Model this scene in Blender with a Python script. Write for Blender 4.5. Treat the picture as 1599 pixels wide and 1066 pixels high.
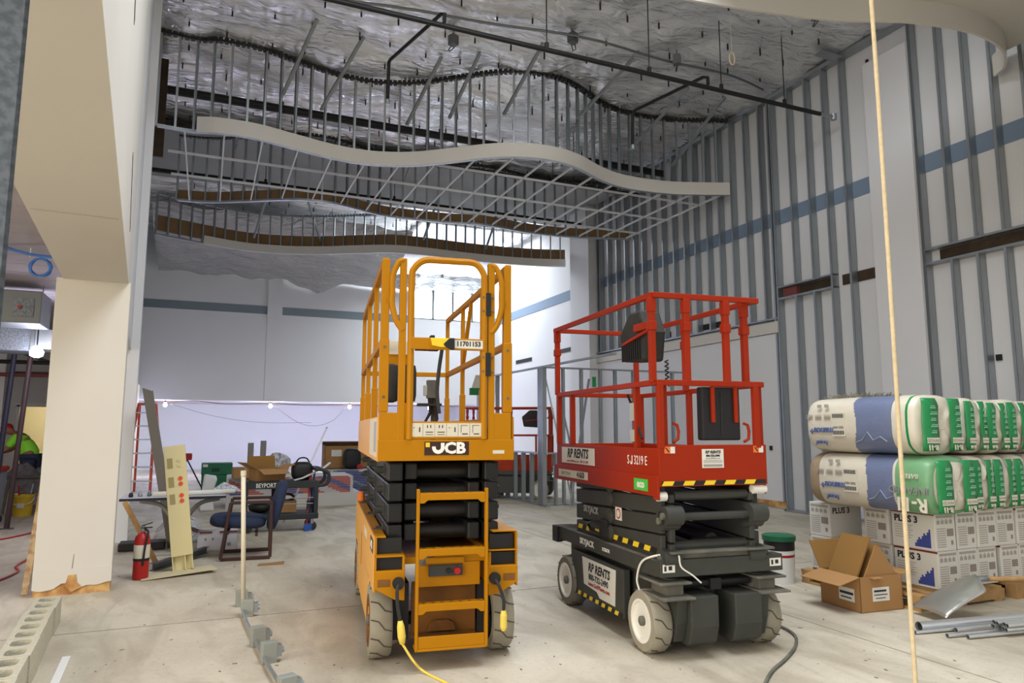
import bpy, math, random
from math import sin, cos, tan, pi, radians, sqrt, atan, atan2, hypot
from mathutils import Vector, Matrix, noise
for _o in list(bpy.data.objects): bpy.data.objects.remove(_o)
S = bpy.context.scene
COL = S.collection
RND = random.Random(7)
# ------------------------------------------------------------------ camera
PITCH = atan(137.5/1105.0); YAW = radians(23.3); EYE = 1.42; FPX = 1105.0
cd = bpy.data.cameras.new('camera'); cam = bpy.data.objects.new('camera', cd); COL.objects.link(cam)
cam.location = (0, 0, EYE); cam.rotation_euler = (pi/2+PITCH, 0, -YAW)
cd.sensor_width = 36.0; cd.lens = FPX/1599.0*36.0; cd.clip_start = .05; cd.clip_end = 200
S.camera = cam
# ------------------------------------------------------------------ world, light, exposure
W = bpy.data.worlds.new('sky'); S.world = W; W.use_nodes = True
bg = W.node_tree.nodes['Background']; bg.inputs[0].default_value = (.80, .90, 1.0, 1); bg.inputs[1].default_value = 1.8
def area(name, loc, size, power, color, rot):
    l = bpy.data.lights.new(name, 'AREA'); l.shape = 'RECTANGLE'; l.size, l.size_y = size
    l.energy = power; l.color = color
    o = bpy.data.objects.new(name, l); COL.objects.link(o); o.location = loc; o.rotation_euler = rot
    return o
# warm daylight through the open left front, an added overhead fill, and the rooflight and clerestory at the far end
area('side_glazing_daylight', (-6.8, .4, 3.0), (7.0, 5.2), 560, (1.0, .78, .50), (radians(99), 0, radians(-78)))
area('added_overhead_fill', (2.75, 3.4, 7.58), (3.4, 4.0), 500, (.92, .96, 1.0), (0, 0, 0))  # overhead fill added to brighten the hall, its opening is invented
area('rooflight_daylight', (7.4, 21.6, 7.75), (3.4, 3.2), 470, (.86, .93, 1.0), (0, 0, 0))
area('clerestory_daylight', (7.85, 24.3, 5.85), (2.6, 1.0), 60, (.86, .93, 1.0), (radians(-90), 0, 0))
S.view_settings.view_transform = 'Standard'; S.view_settings.look = 'None'
S.view_settings.exposure = 0.0; S.view_settings.gamma = 1.0; S.view_settings.use_curve_mapping = False

def ray(u, v):
    x = (u-799.5)/FPX; y = (533-v)/FPX
    f = cos(PITCH)-sin(PITCH)*y; up = sin(PITCH)+cos(PITCH)*y
    return Vector((x*cos(YAW)+f*sin(YAW), f*cos(YAW)-x*sin(YAW), up))
def G(u, v, z=0.0):
    r = ray(u, v); return Vector((0, 0, EYE))+r*((z-EYE)/r.z)
# ------------------------------------------------------------------ materials
def srgb(r, g, b):
    f = lambda c: (c/255/12.92) if c/255 <= .04045 else ((c/255+.055)/1.055)**2.4
    return (f(r), f(g), f(b), 1)
MATS = {}
def mat(name, col, rough=.6, metal=0.0, var=0.0, vscale=6.0, bump=0.0, bscale=30.0, col2=None, detail=5, emit=None, spec=None, bdist=.02):
    if name in MATS: return MATS[name]
    m = bpy.data.materials.new(name); m.use_nodes = True; nt = m.node_tree; b = nt.nodes['Principled BSDF']
    b.inputs['Roughness'].default_value = rough; b.inputs['Metallic'].default_value = metal
    b.inputs['Base Color'].default_value = col
    if spec is not None: b.inputs['Specular IOR Level'].default_value = spec
    if var or bump:
        tc = nt.nodes.new('ShaderNodeTexCoord')
    if var:
        n = nt.nodes.new('ShaderNodeTexNoise'); n.inputs['Scale'].default_value = vscale; n.inputs['Detail'].default_value = detail
        nt.links.new(tc.outputs['Object'], n.inputs['Vector'])
        rp = nt.nodes.new('ShaderNodeValToRGB'); c2 = col2 or tuple(c*.55 for c in col[:3])+(1,)
        rp.color_ramp.elements[0].position = .5-.25/max(var, .01)*.3; rp.color_ramp.elements[1].position = .5+.25/max(var, .01)*.3
        mx = nt.nodes.new('ShaderNodeMix'); mx.data_type = 'RGBA'
        rp.color_ramp.elements[0].color = (0, 0, 0, 1); rp.color_ramp.elements[1].color = (1, 1, 1, 1)
        mm = nt.nodes.new('ShaderNodeMath'); mm.operation = 'MULTIPLY'; mm.inputs[1].default_value = min(var, 1)
        nt.links.new(n.outputs['Fac'], rp.inputs[0]); nt.links.new(rp.outputs[0], mm.inputs[0]); nt.links.new(mm.outputs[0], mx.inputs[0])
        mx.inputs[6].default_value = col; mx.inputs[7].default_value = c2
        nt.links.new(mx.outputs[2], b.inputs['Base Color'])
    if bump:
        n2 = nt.nodes.new('ShaderNodeTexNoise'); n2.inputs['Scale'].default_value = bscale; n2.inputs['Detail'].default_value = 4
        nt.links.new(tc.outputs['Object'], n2.inputs['Vector'])
        bp = nt.nodes.new('ShaderNodeBump'); bp.inputs['Strength'].default_value = bump; bp.inputs['Distance'].default_value = bdist
        nt.links.new(n2.outputs['Fac'], bp.inputs['Height']); nt.links.new(bp.outputs[0], b.inputs['Normal'])
    if emit:
        b.inputs['Emission Color'].default_value = emit[0]; b.inputs['Emission Strength'].default_value = emit[1]
    MATS[name] = m; return m
M = {}
def dm(key, *a, **k): M[key] = mat(key, *a, **k)
dm('drywall', srgb(220, 220, 222), .85, var=.25, vscale=1.2, col2=srgb(206, 206, 209))
dm('drywall_cream', srgb(208, 204, 195), .85, var=.35, vscale=1.5, col2=srgb(197, 193, 185))
dm('drywall_edge', srgb(206, 168, 110), .9, var=.8, vscale=8, col2=srgb(160, 105, 55))
dm('band', srgb(222, 217, 208), .8)
dm('kraft', srgb(142, 112, 76), .9, var=.4, vscale=3, col2=srgb(110, 84, 56))
dm('stripe', srgb(120, 138, 160), .8)
dm('stripe_far', srgb(122, 134, 142), .8)
dm('steel', srgb(172, 178, 182), .42, .85, var=.35, vscale=9, col2=srgb(140, 148, 152), bump=.1, bscale=60)
dm('steel_dark', srgb(120, 124, 124), .5, .8)
dm('track_dark', srgb(58, 58, 56), .5, .6)
dm('galv', srgb(128, 134, 140), .5, .5, var=.8, vscale=40, col2=srgb(96, 104, 112))
dm('black_pipe', srgb(26, 26, 26), .55, .2)
dm('brown_dark', srgb(70, 56, 40), .9, var=.5, vscale=7, col2=srgb(40, 32, 24))
dm('tbar', srgb(225, 226, 228), .5)
dm('white', srgb(228, 228, 226), .6)
dm('black', srgb(22, 22, 23), .6)
dm('black_gloss', srgb(18, 18, 19), .35)
dm('rubber', srgb(40, 40, 40), .85, var=.4, vscale=20, col2=srgb(62, 60, 56))
dm('tape_yellow', srgb(225, 205, 50), .6)
dm('red', srgb(170, 24, 22), .45)
dm('rope', srgb(222, 204, 168), .9, var=.4, vscale=60, col2=srgb(180, 160, 120))
dm('wood', srgb(178, 140, 90), .8, var=.6, vscale=8, col2=srgb(140, 102, 60))
dm('card', srgb(166, 124, 76), .85, var=.25, vscale=5, col2=srgb(146, 106, 62))
dm('card_in', srgb(140, 102, 48), .85, var=.25, vscale=5, col2=srgb(120, 84, 36))
dm('paper', srgb(222, 220, 212), .7)
dm('print_grey', srgb(140, 138, 134), .7)
dm('print_dark', srgb(38, 38, 44), .7)
dm('print_mid', srgb(172, 164, 156), .7)

def node_mat(name):
    m = bpy.data.materials.new(name); m.use_nodes = True; nt = m.node_tree
    return m, nt, nt.nodes['Principled BSDF'], (lambda t: nt.nodes.new(t)), nt.links.new
# dusty concrete slab: broad stains, fine speckle, trowel relief and a saw cut grid
m, nt, b, N, L = node_mat('concrete_floor'); M['floor'] = m
tc = N('ShaderNodeTexCoord')
n1 = N('ShaderNodeTexNoise'); n1.inputs['Scale'].default_value = .55; n1.inputs['Detail'].default_value = 9; n1.inputs['Roughness'].default_value = .62
n2 = N('ShaderNodeTexNoise'); n2.inputs['Scale'].default_value = 34; n2.inputs['Detail'].default_value = 6
n3 = N('ShaderNodeTexNoise'); n3.inputs['Scale'].default_value = 3.2; n3.inputs['Detail'].default_value = 8; n3.inputs['Distortion'].default_value = 1.2
mp = N('ShaderNodeMapping'); mp.inputs['Scale'].default_value = (1, .35, 1); mp.inputs['Rotation'].default_value = (0, 0, .9)
L(tc.outputs['Object'], n1.inputs[0]); L(tc.outputs['Object'], n2.inputs[0]); L(tc.outputs['Object'], mp.inputs[0]); L(mp.outputs[0], n3.inputs[0])
r1 = N('ShaderNodeValToRGB'); e = r1.color_ramp.elements
e[0].position = .30; e[0].color = srgb(176, 166, 148); e[1].position = .72; e[1].color = srgb(216, 207, 189)
r3 = N('ShaderNodeValToRGB'); e = r3.color_ramp.elements
e[0].position = .36; e[0].color = (.72, .70, .66, 1); e[1].position = .56; e[1].color = (1, 1, 1, 1)
r2 = N('ShaderNodeValToRGB'); e = r2.color_ramp.elements
e[0].position = .30; e[0].color = (.72, .7, .68, 1); e[1].position = .44; e[1].color = (1, 1, 1, 1)
L(n1.outputs['Fac'], r1.inputs[0]); L(n3.outputs['Fac'], r3.inputs[0]); L(n2.outputs['Fac'], r2.inputs[0])
ma = N('ShaderNodeMix'); ma.data_type = 'RGBA'; ma.blend_type = 'MULTIPLY'; ma.inputs[0].default_value = .75
mb = N('ShaderNodeMix'); mb.data_type = 'RGBA'; mb.blend_type = 'MULTIPLY'; mb.inputs[0].default_value = .55
L(r1.outputs[0], ma.inputs[6]); L(r3.outputs[0], ma.inputs[7]); L(ma.outputs[2], mb.inputs[6]); L(r2.outputs[0], mb.inputs[7])
L(mb.outputs[2], b.inputs['Base Color']); b.inputs['Roughness'].default_value = .55; b.inputs['Specular IOR Level'].default_value = .35
bp = N('ShaderNodeBump'); bp.inputs['Strength'].default_value = .18; bp.inputs['Distance'].default_value = .01
L(n3.outputs['Fac'], bp.inputs['Height']); L(bp.outputs[0], b.inputs['Normal'])
# foil faced insulation: crumpled aluminium
m, nt, b, N, L = node_mat('crumpled_foil'); M['foil'] = m
tc = N('ShaderNodeTexCoord')
n1 = N('ShaderNodeTexNoise'); n1.inputs['Scale'].default_value = 2.6; n1.inputs['Detail'].default_value = 6; n1.inputs['Distortion'].default_value = .8
n2 = N('ShaderNodeTexNoise'); n2.inputs['Scale'].default_value = 1.1; n2.inputs['Detail'].default_value = 3
mp = N('ShaderNodeMapping'); mp.inputs['Scale'].default_value = (1.0, 2.2, 1)
L(tc.outputs['Object'], mp.inputs[0]); L(mp.outputs[0], n1.inputs[0]); L(tc.outputs['Object'], n2.inputs[0])
bp = N('ShaderNodeBump'); bp.inputs['Strength'].default_value = .5; bp.inputs['Distance'].default_value = .10
L(n1.outputs['Fac'], bp.inputs['Height']); L(bp.outputs[0], b.inputs['Normal'])
rp = N('ShaderNodeValToRGB'); e = rp.color_ramp.elements
e[0].color = srgb(222, 222, 222); e[1].color = srgb(246, 246, 246)
L(n2.outputs['Fac'], rp.inputs[0]); L(rp.outputs[0], b.inputs['Base Color'])
b.inputs['Metallic'].default_value = .70; b.inputs['Roughness'].default_value = .20
# milky vapour barrier film
m, nt, b, N, L = node_mat('vapour_film'); M['film'] = m
tc = N('ShaderNodeTexCoord'); n1 = N('ShaderNodeTexNoise'); n1.inputs['Scale'].default_value = 2.2; n1.inputs['Detail'].default_value = 6; n1.inputs['Distortion'].default_value = 1.5
mp = N('ShaderNodeMapping'); mp.inputs['Scale'].default_value = (.7, 2.0, 2.0); mp.inputs['Rotation'].default_value = (0, 0, .4)
L(tc.outputs['Object'], mp.inputs[0]); L(mp.outputs[0], n1.inputs[0])
bp = N('ShaderNodeBump'); bp.inputs['Strength'].default_value = .9; bp.inputs['Distance'].default_value = .15
L(n1.outputs['Fac'], bp.inputs['Height']); L(bp.outputs[0], b.inputs['Normal'])
b.inputs['Base Color'].default_value = srgb(172, 172, 174); b.inputs['Roughness'].default_value = .22; b.inputs['Metallic'].default_value = .25

# ------------------------------------------------------------------ mesh helpers
class MB:
    def __init__(self): self.v = []; self.f = []; self.mi = []; self.cur = 0
    def add(self, vs, fs):
        n = len(self.v); self.v += [tuple(v) for v in vs]; self.f += [tuple(i+n for i in f) for f in fs]; self.mi += [self.cur]*len(fs); return self
    def bx(self, x0, x1, y0, y1, z0, z1, mtx=None):
        vs = [Vector((x, y, z)) for z in (z0, z1) for y in (y0, y1) for x in (x0, x1)]
        if mtx: vs = [mtx @ v for v in vs]
        return self.add(vs, [(0, 2, 3, 1), (4, 5, 7, 6), (0, 1, 5, 4), (2, 6, 7, 3), (0, 4, 6, 2), (1, 3, 7, 5)])
    def bar(self, p, q, w, h, up=(0, 0, 1)):
        p = Vector(p); q = Vector(q); d = (q-p).normalized(); u = Vector(up)
        if abs(d.dot(u)) > .99: u = Vector((0, 1, 0))
        s = d.cross(u).normalized(); t = s.cross(d).normalized()
        vs = [a+s*i*w/2+t*j*h/2 for a in (p, q) for (i, j) in ((-1, -1), (1, -1), (1, 1), (-1, 1))]
        return self.add(vs, [(3, 2, 1, 0), (4, 5, 6, 7), (0, 1, 5, 4), (1, 2, 6, 5), (2, 3, 7, 6), (3, 0, 4, 7)])
    def tube(self, pts, r, n=8, cap=True):
        pts = [Vector(p) for p in pts]; rr = r if isinstance(r, (list, tuple)) else [r]*len(pts); base = len(self.v); prev = None; fs = []; vs = []
        for i, p in enumerate(pts):
            d = (pts[min(i+1, len(pts)-1)]-pts[max(i-1, 0)]).normalized()
            if prev is None:
                a = d.cross(Vector((0, 0, 1)) if abs(d.z) < .9 else Vector((1, 0, 0))).normalized()
            else:
                a = (prev-d*prev.dot(d)).normalized()
            prev = a; bb = d.cross(a)
            for k in range(n):
                t = 2*pi*k/n; vs.append(p+a*cos(t)*rr[i]+bb*sin(t)*rr[i])
        for i in range(len(pts)-1):
            for k in range(n):
                fs.append((i*n+k, i*n+(k+1) % n, (i+1)*n+(k+1) % n, (i+1)*n+k))
        if cap:
            fs.append(tuple(range(n-1, -1, -1))); fs.append(tuple((len(pts)-1)*n+k for k in range(n)))
        return self.add(vs, fs)
    def cyl(self, p, q, r, n=16): return self.tube([p, q], r, n)
    def prism(self, poly, axis, a, b_):
        def mk(p, w):
            if axis == 'x': return (w, p[0], p[1])
            if axis == 'y': return (p[0], w, p[1])
            return (p[0], p[1], w)
        n = len(poly); vs = [mk(p, a) for p in poly]+[mk(p, b_) for p in poly]
        fs = [tuple(range(n)), tuple(range(2*n-1, n-1, -1))]+[(i, n+i, n+(i+1) % n, (i+1) % n) for i in range(n)]
        return self.add(vs, fs)
    def lathe(self, prof, o, n=20, axis='z', cap=True):
        o = Vector(o); vs = []; fs = []
        for (r, h) in prof:
            for k in range(n):
                t = 2*pi*k/n; c = (r*cos(t), r*sin(t), h)
                if axis == 'x': c = (h, r*cos(t), r*sin(t))
                if axis == 'y': c = (r*cos(t), h, r*sin(t))
                vs.append(o+Vector(c))
        m_ = len(prof)
        for i in range(m_-1):
            for k in range(n): fs.append((i*n+k, i*n+(k+1) % n, (i+1)*n+(k+1) % n, (i+1)*n+k))
        if cap: fs.append(tuple(range(n-1, -1, -1))); fs.append(tuple((m_-1)*n+k for k in range(n)))
        return self.add(vs, fs)
    def sheet(self, pts, z0, z1, th):
        """vertical ribbon of thickness th following plan points"""
        n = len(pts); off = []
        for i in range(n):
            a = Vector(pts[max(i-1, 0)][:2]); c = Vector(pts[min(i+1, n-1)][:2]); d = (c-a).normalized(); nn = Vector((-d.y, d.x))
            p = Vector(pts[i][:2]); off.append((p, p+nn*th))
        vs = []
        for p, q in off: vs += [(p.x, p.y, z0), (p.x, p.y, z1), (q.x, q.y, z1), (q.x, q.y, z0)]
        fs = []
        for i in range(n-1):
            for k in range(4): fs.append((i*4+k, (i+1)*4+k, (i+1)*4+(k+1) % 4, i*4+(k+1) % 4))
        fs += [(3, 2, 1, 0), tuple((n-1)*4+k for k in range(4))]
        return self.add(vs, fs)
    def mesh(self, name, mats, smooth=False):
        me = bpy.data.meshes.new(name); me.from_pydata(self.v, [], self.f)
        for q in (mats if isinstance(mats, (list, tuple)) else [mats]): me.materials.append(q)
        if isinstance(mats, (list, tuple)): me.polygons.foreach_set('material_index', self.mi)
        if smooth: me.polygons.foreach_set('use_smooth', [True]*len(me.polygons))
        me.update()
        import bmesh
        bm = bmesh.new(); bm.from_mesh(me); bmesh.ops.recalc_face_normals(bm, faces=bm.faces); bm.to_mesh(me); bm.free()
        return me
    def build(self, name, mats, parent=None, smooth=False, bevel=0, seg=2, auto=None):
        o = bpy.data.objects.new(name, self.mesh(name, mats, smooth)); COL.objects.link(o)
        if parent: o.parent = parent
        if bevel:
            bm_ = o.modifiers.new('bevel', 'BEVEL'); bm_.width = bevel; bm_.segments = seg; bm_.limit_method = 'ANGLE'; bm_.angle_limit = radians(40)
        if auto:
            o.data.polygons.foreach_set('use_smooth', [True]*len(o.data.polygons))
            o.data.set_sharp_from_angle(angle=radians(auto))
        return o
def tag(o, label=None, cat=None, group=None, kind=None):
    if label: o['label'] = label
    if cat: o['category'] = cat
    if group: o['group'] = group
    if kind: o['kind'] = kind
    return o
def thing(name, label, cat, loc=(0, 0, 0), rotz=0, group=None):
    o = bpy.data.objects.new(name, None); COL.objects.link(o); o.location = loc; o.rotation_euler = (0, 0, rotz); o.empty_display_size = .1
    return tag(o, label, cat, group)
def struct(name, mb, m_, label=None, parent=None, **k):
    o = mb.build(name, m_, parent, **k)
    if parent is None: o['kind'] = 'structure'; o['category'] = 'structure'
    if label: o['label'] = label
    return o
def sempty(name, label):
    o = bpy.data.objects.new(name, None); COL.objects.link(o); o['kind'] = 'structure'; o['label'] = label; o['category'] = 'structure'; return o
def inst(name, me, parent, loc=(0, 0, 0), rot=(0, 0, 0), scale=(1, 1, 1)):
    o = bpy.data.objects.new(name, me); COL.objects.link(o); o.parent = parent; o.location = loc; o.rotation_euler = rot; o.scale = scale; return o
def copy_tree(o, parent=None):
    c = o.copy(); COL.objects.link(c); c.parent = parent
    for ch in list(o.children): copy_tree(ch, c)
    return c
def txt(s, size, parent, m_, loc, xd=(1, 0, 0), yd=(0, 0, 1), name='lettering', sx=1.0, ex=.0006, align='CENTER', bold=0.0, shear=0.0, sp=1.0):
    cu = bpy.data.curves.new('t', 'FONT'); cu.body = s; cu.size = size; cu.align_x = align; cu.align_y = 'CENTER'; cu.extrude = ex; cu.offset = bold; cu.shear = shear; cu.resolution_u = 2; cu.space_character = sp
    t = bpy.data.objects.new('t', cu); me = bpy.data.meshes.new_from_object(t); bpy.data.objects.remove(t); bpy.data.curves.remove(cu)
    me.name = name; me.materials.clear(); me.materials.append(m_)
    X = Vector(xd).normalized(); Y = Vector(yd).normalized(); Z = X.cross(Y)
    mt = Matrix(((X.x*sx, Y.x, Z.x, loc[0]), (X.y*sx, Y.y, Z.y, loc[1]), (X.z*sx, Y.z, Z.z, loc[2]), (0, 0, 0, 1)))
    me.transform(mt)
    o = bpy.data.objects.new(name, me); COL.objects.link(o)
    if parent: o.parent = parent
    return o
def spline(pts, n=8):
    out = []; P = [Vector(p) for p in pts]; P = [P[0]*2-P[1]]+P+[P[-1]*2-P[-2]]
    for i in range(1, len(P)-2):
        for k in range(n):
            t = k/n; a, b_, c, d = P[i-1], P[i], P[i+1], P[i+2]
            out.append(.5*((2*b_)+(c-a)*t+(2*a-5*b_+4*c-d)*t*t+(3*b_-a-3*c+d)*t**3))
    out.append(P[-2].copy()); return out
def resample(pts, step):
    out = [(pts[0].copy(), (pts[1]-pts[0]).normalized())]; acc = 0
    for a, b_ in zip(pts, pts[1:]):
        d = (b_-a).length
        while acc+d >= step and d > 0:
            t = (step-acc)/d; p = a.lerp(b_, t); out.append((p, (b_-a).normalized())); a = p; d = (b_-a).length; acc = 0
        acc += d
    return out
def bulb(parent, loc, power, color, r=.06, m_=None):
    l = bpy.data.lights.new('bulb_light', 'POINT'); l.energy = power; l.color = color; l.shadow_soft_size = r*1.5
    o = bpy.data.objects.new('bulb_light', l); COL.objects.link(o); o.location = loc
    if parent: o.parent = parent
    return o
def jletter(parent, m_, loc, w, h, t, xd, yd, ex=.0012, name='lettering'):
    """capital J standing on the baseline, loc = lower left corner"""
    r = w/2; P = [(w-t, h), (w, h), (w, r)]+[(r+r*cos(a), r-r*sin(a)) for a in [pi*k/10 for k in range(1, 11)]]+[(0, r+.1*h), (t, r+.1*h)]+[(r-(r-t)*cos(a), r-(r-t)*sin(a)) for a in [pi*k/10 for k in range(0, 11)]]
    X = Vector(xd); Y = Vector(yd); Z = X.cross(Y); L0 = Vector(loc); n = len(P)
    vs = [L0+X*a+Y*b_+Z*ex for a, b_ in P]+[L0+X*a+Y*b_ for a, b_ in P]
    return MB().add(vs, [tuple(range(n)), tuple(range(2*n-1, n-1, -1))]+[(i, n+i, n+(i+1) % n, (i+1) % n) for i in range(n)]).build(name, m_, parent)
# ================================================================== large structure
RX = 9.40; CEIL = 7.63
struct('floor', MB().bx(-12, 9.9, -6, 32, -.2, 0), M['floor'], 'dusty grey concrete slab floor of the hall')
# --- foil ceiling, a real crumpled sheet
mb = MB(); nx, ny = 84, 190; x0, x1, y0, y1 = -2.6, 9.8, -5.0, 24.1
hole = (5.7, 9.1, 20.0, 23.3); fill_hole = (1.05, 4.45, 1.4, 5.4)  # second opening is added, out of view, for the overhead fill
vs = []
for j in range(ny+1):
    for i in range(nx+1):
        x = x0+(x1-x0)*i/nx; y = y0+(y1-y0)*j/ny
        q = .5-.5*cos(2*pi*((y+.2*sin(x))/1.22)); q2 = .5-.5*cos(2*pi*x/1.4)
        z = CEIL+.03+.07*noise.noise(Vector((x*.9, y*1.6, 3)))+.05*noise.noise(Vector((x*2.7, y*3.3, 9)))+.02*noise.noise(Vector((x*7, y*7, 1)))-.05*q*q2
        vs.append((x, y, z))
fs = []
for j in range(ny):
    for i in range(nx):
        cx = x0+(x1-x0)*(i+.5)/nx; cy = y0+(y1-y0)*(j+.5)/ny
        if hole[0] < cx < hole[1] and hole[2] < cy < hole[3] or fill_hole[0] < cx < fill_hole[1] and fill_hole[2] < cy < fill_hole[3]: continue
        a = j*(nx+1)+i; fs.append((a, a+1, a+nx+2, a+nx+1))
mb.add(vs, fs)
ceil = struct('ceiling', mb, M['foil'], 'crumpled silver foil faced insulation across the high ceiling', smooth=True)
mb = MB()
for i in range(16):
    for j in range(24):
        x = -.6+i*.62+RND.uniform(-.08, .08); y = 4.2+j*.72+RND.uniform(-.1, .1)
        if hole[0] < x < hole[1] and hole[2] < y < hole[3]: continue
        mb.cyl((x, y, CEIL-.07), (x, y, CEIL+.06), .014, 6)
o = mb.build('insulation_pin', M['black'], ceil); o['kind'] = 'stuff'
# seams of the foil, cables and conduit across the ceiling
mb = MB()
for k, (yy, w) in enumerate([(7.0, .016), (9.35, .02)]):
    pts = [(x, yy+.25*sin(x*.6+k)+.05*sin(x*2.1), CEIL-.12-.03*sin(x*1.3)) for x in [-.6+i*.4 for i in range(25)]]
    mb.tube(pts, w, 6)
tag(mb.build('ceiling_cable', M['steel_dark']), 'thin grey cables sagging across the foil ceiling', 'cable')
# rooflight kerb
mb = MB(); h0, h1, h2, h3 = hole
mb.bx(h0-.08, h0, h2, h3, CEIL-.05, CEIL+.35).bx(h1, h1+.08, h2, h3, CEIL-.05, CEIL+.35).bx(h0-.08, h1+.08, h2-.08, h2, CEIL-.05, CEIL+.35).bx(h0-.08, h1+.08, h3, h3+.08, CEIL-.05, CEIL+.35)
struct('window_3', mb, M['white'], 'white kerb of the rooflight near the far wall')

# --- right hand wall
wr = sempty('wall_right', 'drywall wall with exposed steel studs and a blue painted stripe')
mb = MB(); mb.bx(9.55, 9.8, -3, 16.2, 0, CEIL+.3); struct('drywall', mb, M['drywall'], parent=wr)
mb = MB(); mb.bx(9.50, 9.75, 16.2, 28.5, 0, CEIL+.3); struct('drywall', mb, M['drywall'], parent=wr)
mb = MB(); mb.bx(9.535, 9.552, -3, 16.2, 5.165, 5.43).bx(9.485, 9.502, 17.2, 24, 5.14, 5.42); struct('painted_stripe', mb, M['stripe'], parent=wr)
mb = MB(); mb.bx(9.20, 9.55, 16.2, 17.25, 0, CEIL+.1); struct('pier', mb, M['drywall'], parent=wr, bevel=.01)
mb = MB(); mb.bx(9.43, 9.56, 9.70, 16.2, 0, 3.15); struct('drywall', mb, M['drywall'], parent=wr)
mb = MB(); mb.bx(9.39, 9.55, 9.70, 16.2, 3.16, 3.36); struct('header_board', mb, M['drywall_cream'], parent=wr)
def cstud(w=.09, d=.04, t=.004):
    """C section, web facing -y, 1 m tall"""
    m_ = MB(); m_.bx(-w/2, w/2, 0, t, 0, 1).bx(-w/2, -w/2+t, 0, d, 0, 1).bx(w/2-t, w/2, 0, d, 0, 1)
    return m_
STUD = cstud(.13, .045, .006).mesh('stud', M['steel'])
HOLE = MB().bx(-.02, .02, -.002, .007, -.05, .05).mesh('knockout', M['black'])
def wall_stud(y, z0, z1, x=9.47):
    return inst('stud', STUD, wr, (x, y, z0), (0, 0, 0), (1, 1, z1-z0))
def track(y0, y1, z, x=9.47, w=.135, par=None, h=.03):
    return struct('track', MB().bx(x-w/2, x+w/2, y0, y1, z-h/2, z+h/2), M['steel'], parent=par or wr)
track(6.70, 16.2, CEIL-.03, h=.08); track(2.0, 6.75, CEIL-.03, h=.08)
track(9.70, 16.2, 3.42); track(4.0, 9.66, .02)
for y in (16.08, 15.95, 15.54, 15.12, 14.72, 14.30, 13.95, 13.53, 13.12, 12.72, 12.33, 11.96, 11.55, 11.17, 10.78, 10.37, 9.97): wall_stud(y, 3.43, CEIL)
for y in (9.66, 9.73): wall_stud(y, 0, CEIL)
for y in (8.44, 8.06): wall_stud(y, 0, CEIL)
for y in (9.23, 8.82): wall_stud(y, 0, 3.76); wall_stud(y, 3.97, CEIL)
track(8.44, 9.66, 3.76); track(8.44, 9.66, 3.97)
struct('duct_opening', MB().bx(9.53, 9.556, 8.5, 9.62, 3.78, 3.95), M['brown_dark'], parent=wr)
struct('duct_opening', MB().bx(9.53, 9.556, 7.70, 8.36, 3.78, 3.95), M['brown_dark'], parent=wr)
struct('fire_block', MB().bx(9.46, 9.54, 9.28, 9.60, 3.785, 3.94), mat('oxide', srgb(120, 62, 56), .8), parent=wr)
struct('joint_gap', MB().bx(9.52, 9.556, 7.62, 7.66, 0, 7.35), M['black'], parent=wr)
o = struct('drywall', MB().bx(9.36, 9.54, 6.84, 7.60, 0, 7.2), M['drywall'], parent=wr, bevel=.006); o['label'] = 'smooth full height drywall pier between the studs'
for y in (6.79, 6.80, 6.39, 6.03, 5.67, 5.28, 4.87, 4.46):
    wall_stud(y, 0, 3.78) if y < 6.78 else wall_stud(y, 0, CEIL)
    if y < 6.78: wall_stud(y, 3.99, CEIL)
track(4.0, 6.79, 3.78); track(4.0, 6.79, 3.99)
struct('duct_opening', MB().bx(9.53, 9.556, 4.2, 6.66, 3.80, 3.97), M['brown_dark'], parent=wr)
struct('blocking', MB().bx(9.41, 9.54, 5.28, 5.67, 6.82, 6.86), M['steel'], parent=wr)
for (a, b_, z) in ((20.45, 21.7, 3.66), (17.4, 18.5, 3.70), (14.4, 14.9, 3.55), (13.1, 13.9, 3.55), (11.2, 12.0, 3.55)):
    xx = 9.485 if a > 16.2 else 9.535
    struct('duct_opening', MB().bx(xx, 9.56, a, b_, z-.06, z+.06), M['black'], parent=wr)
struct('outlet_box', MB().bx(9.52, 9.556, 5.93, 6.0, 2.32, 2.40), M['black'], parent=wr)
struct('outlet_box', MB().bx(9.40, 9.44, 10.0, 10.05, 1.05, 1.13), M['black'], parent=wr)
for i in range(3): struct('clip_plate', MB().bx(8.95+.02*i, 9.40, (8.0, 6.6, 5.7)[i], (8.0, 6.6, 5.7)[i]+.16, CEIL-.08, CEIL-.05), M['steel'], parent=wr)
struct('base_strip', MB().bx(9.40, 9.43, 9.7, 12.1, .05, .16), M['drywall_edge'], parent=wr)
al = thing('fire_alarm', 'red and white fire alarm strobe on right wall studs', 'alarm', (9.40, 5.42, 2.05))
MB().bx(-.03, .0, -.06, .06, 0, .17).build('backplate', M['red'], al, bevel=.008); MB().bx(-.045, -.03, -.04, .04, .06, .11).build('strobe_lens', M['white'], al)

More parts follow.
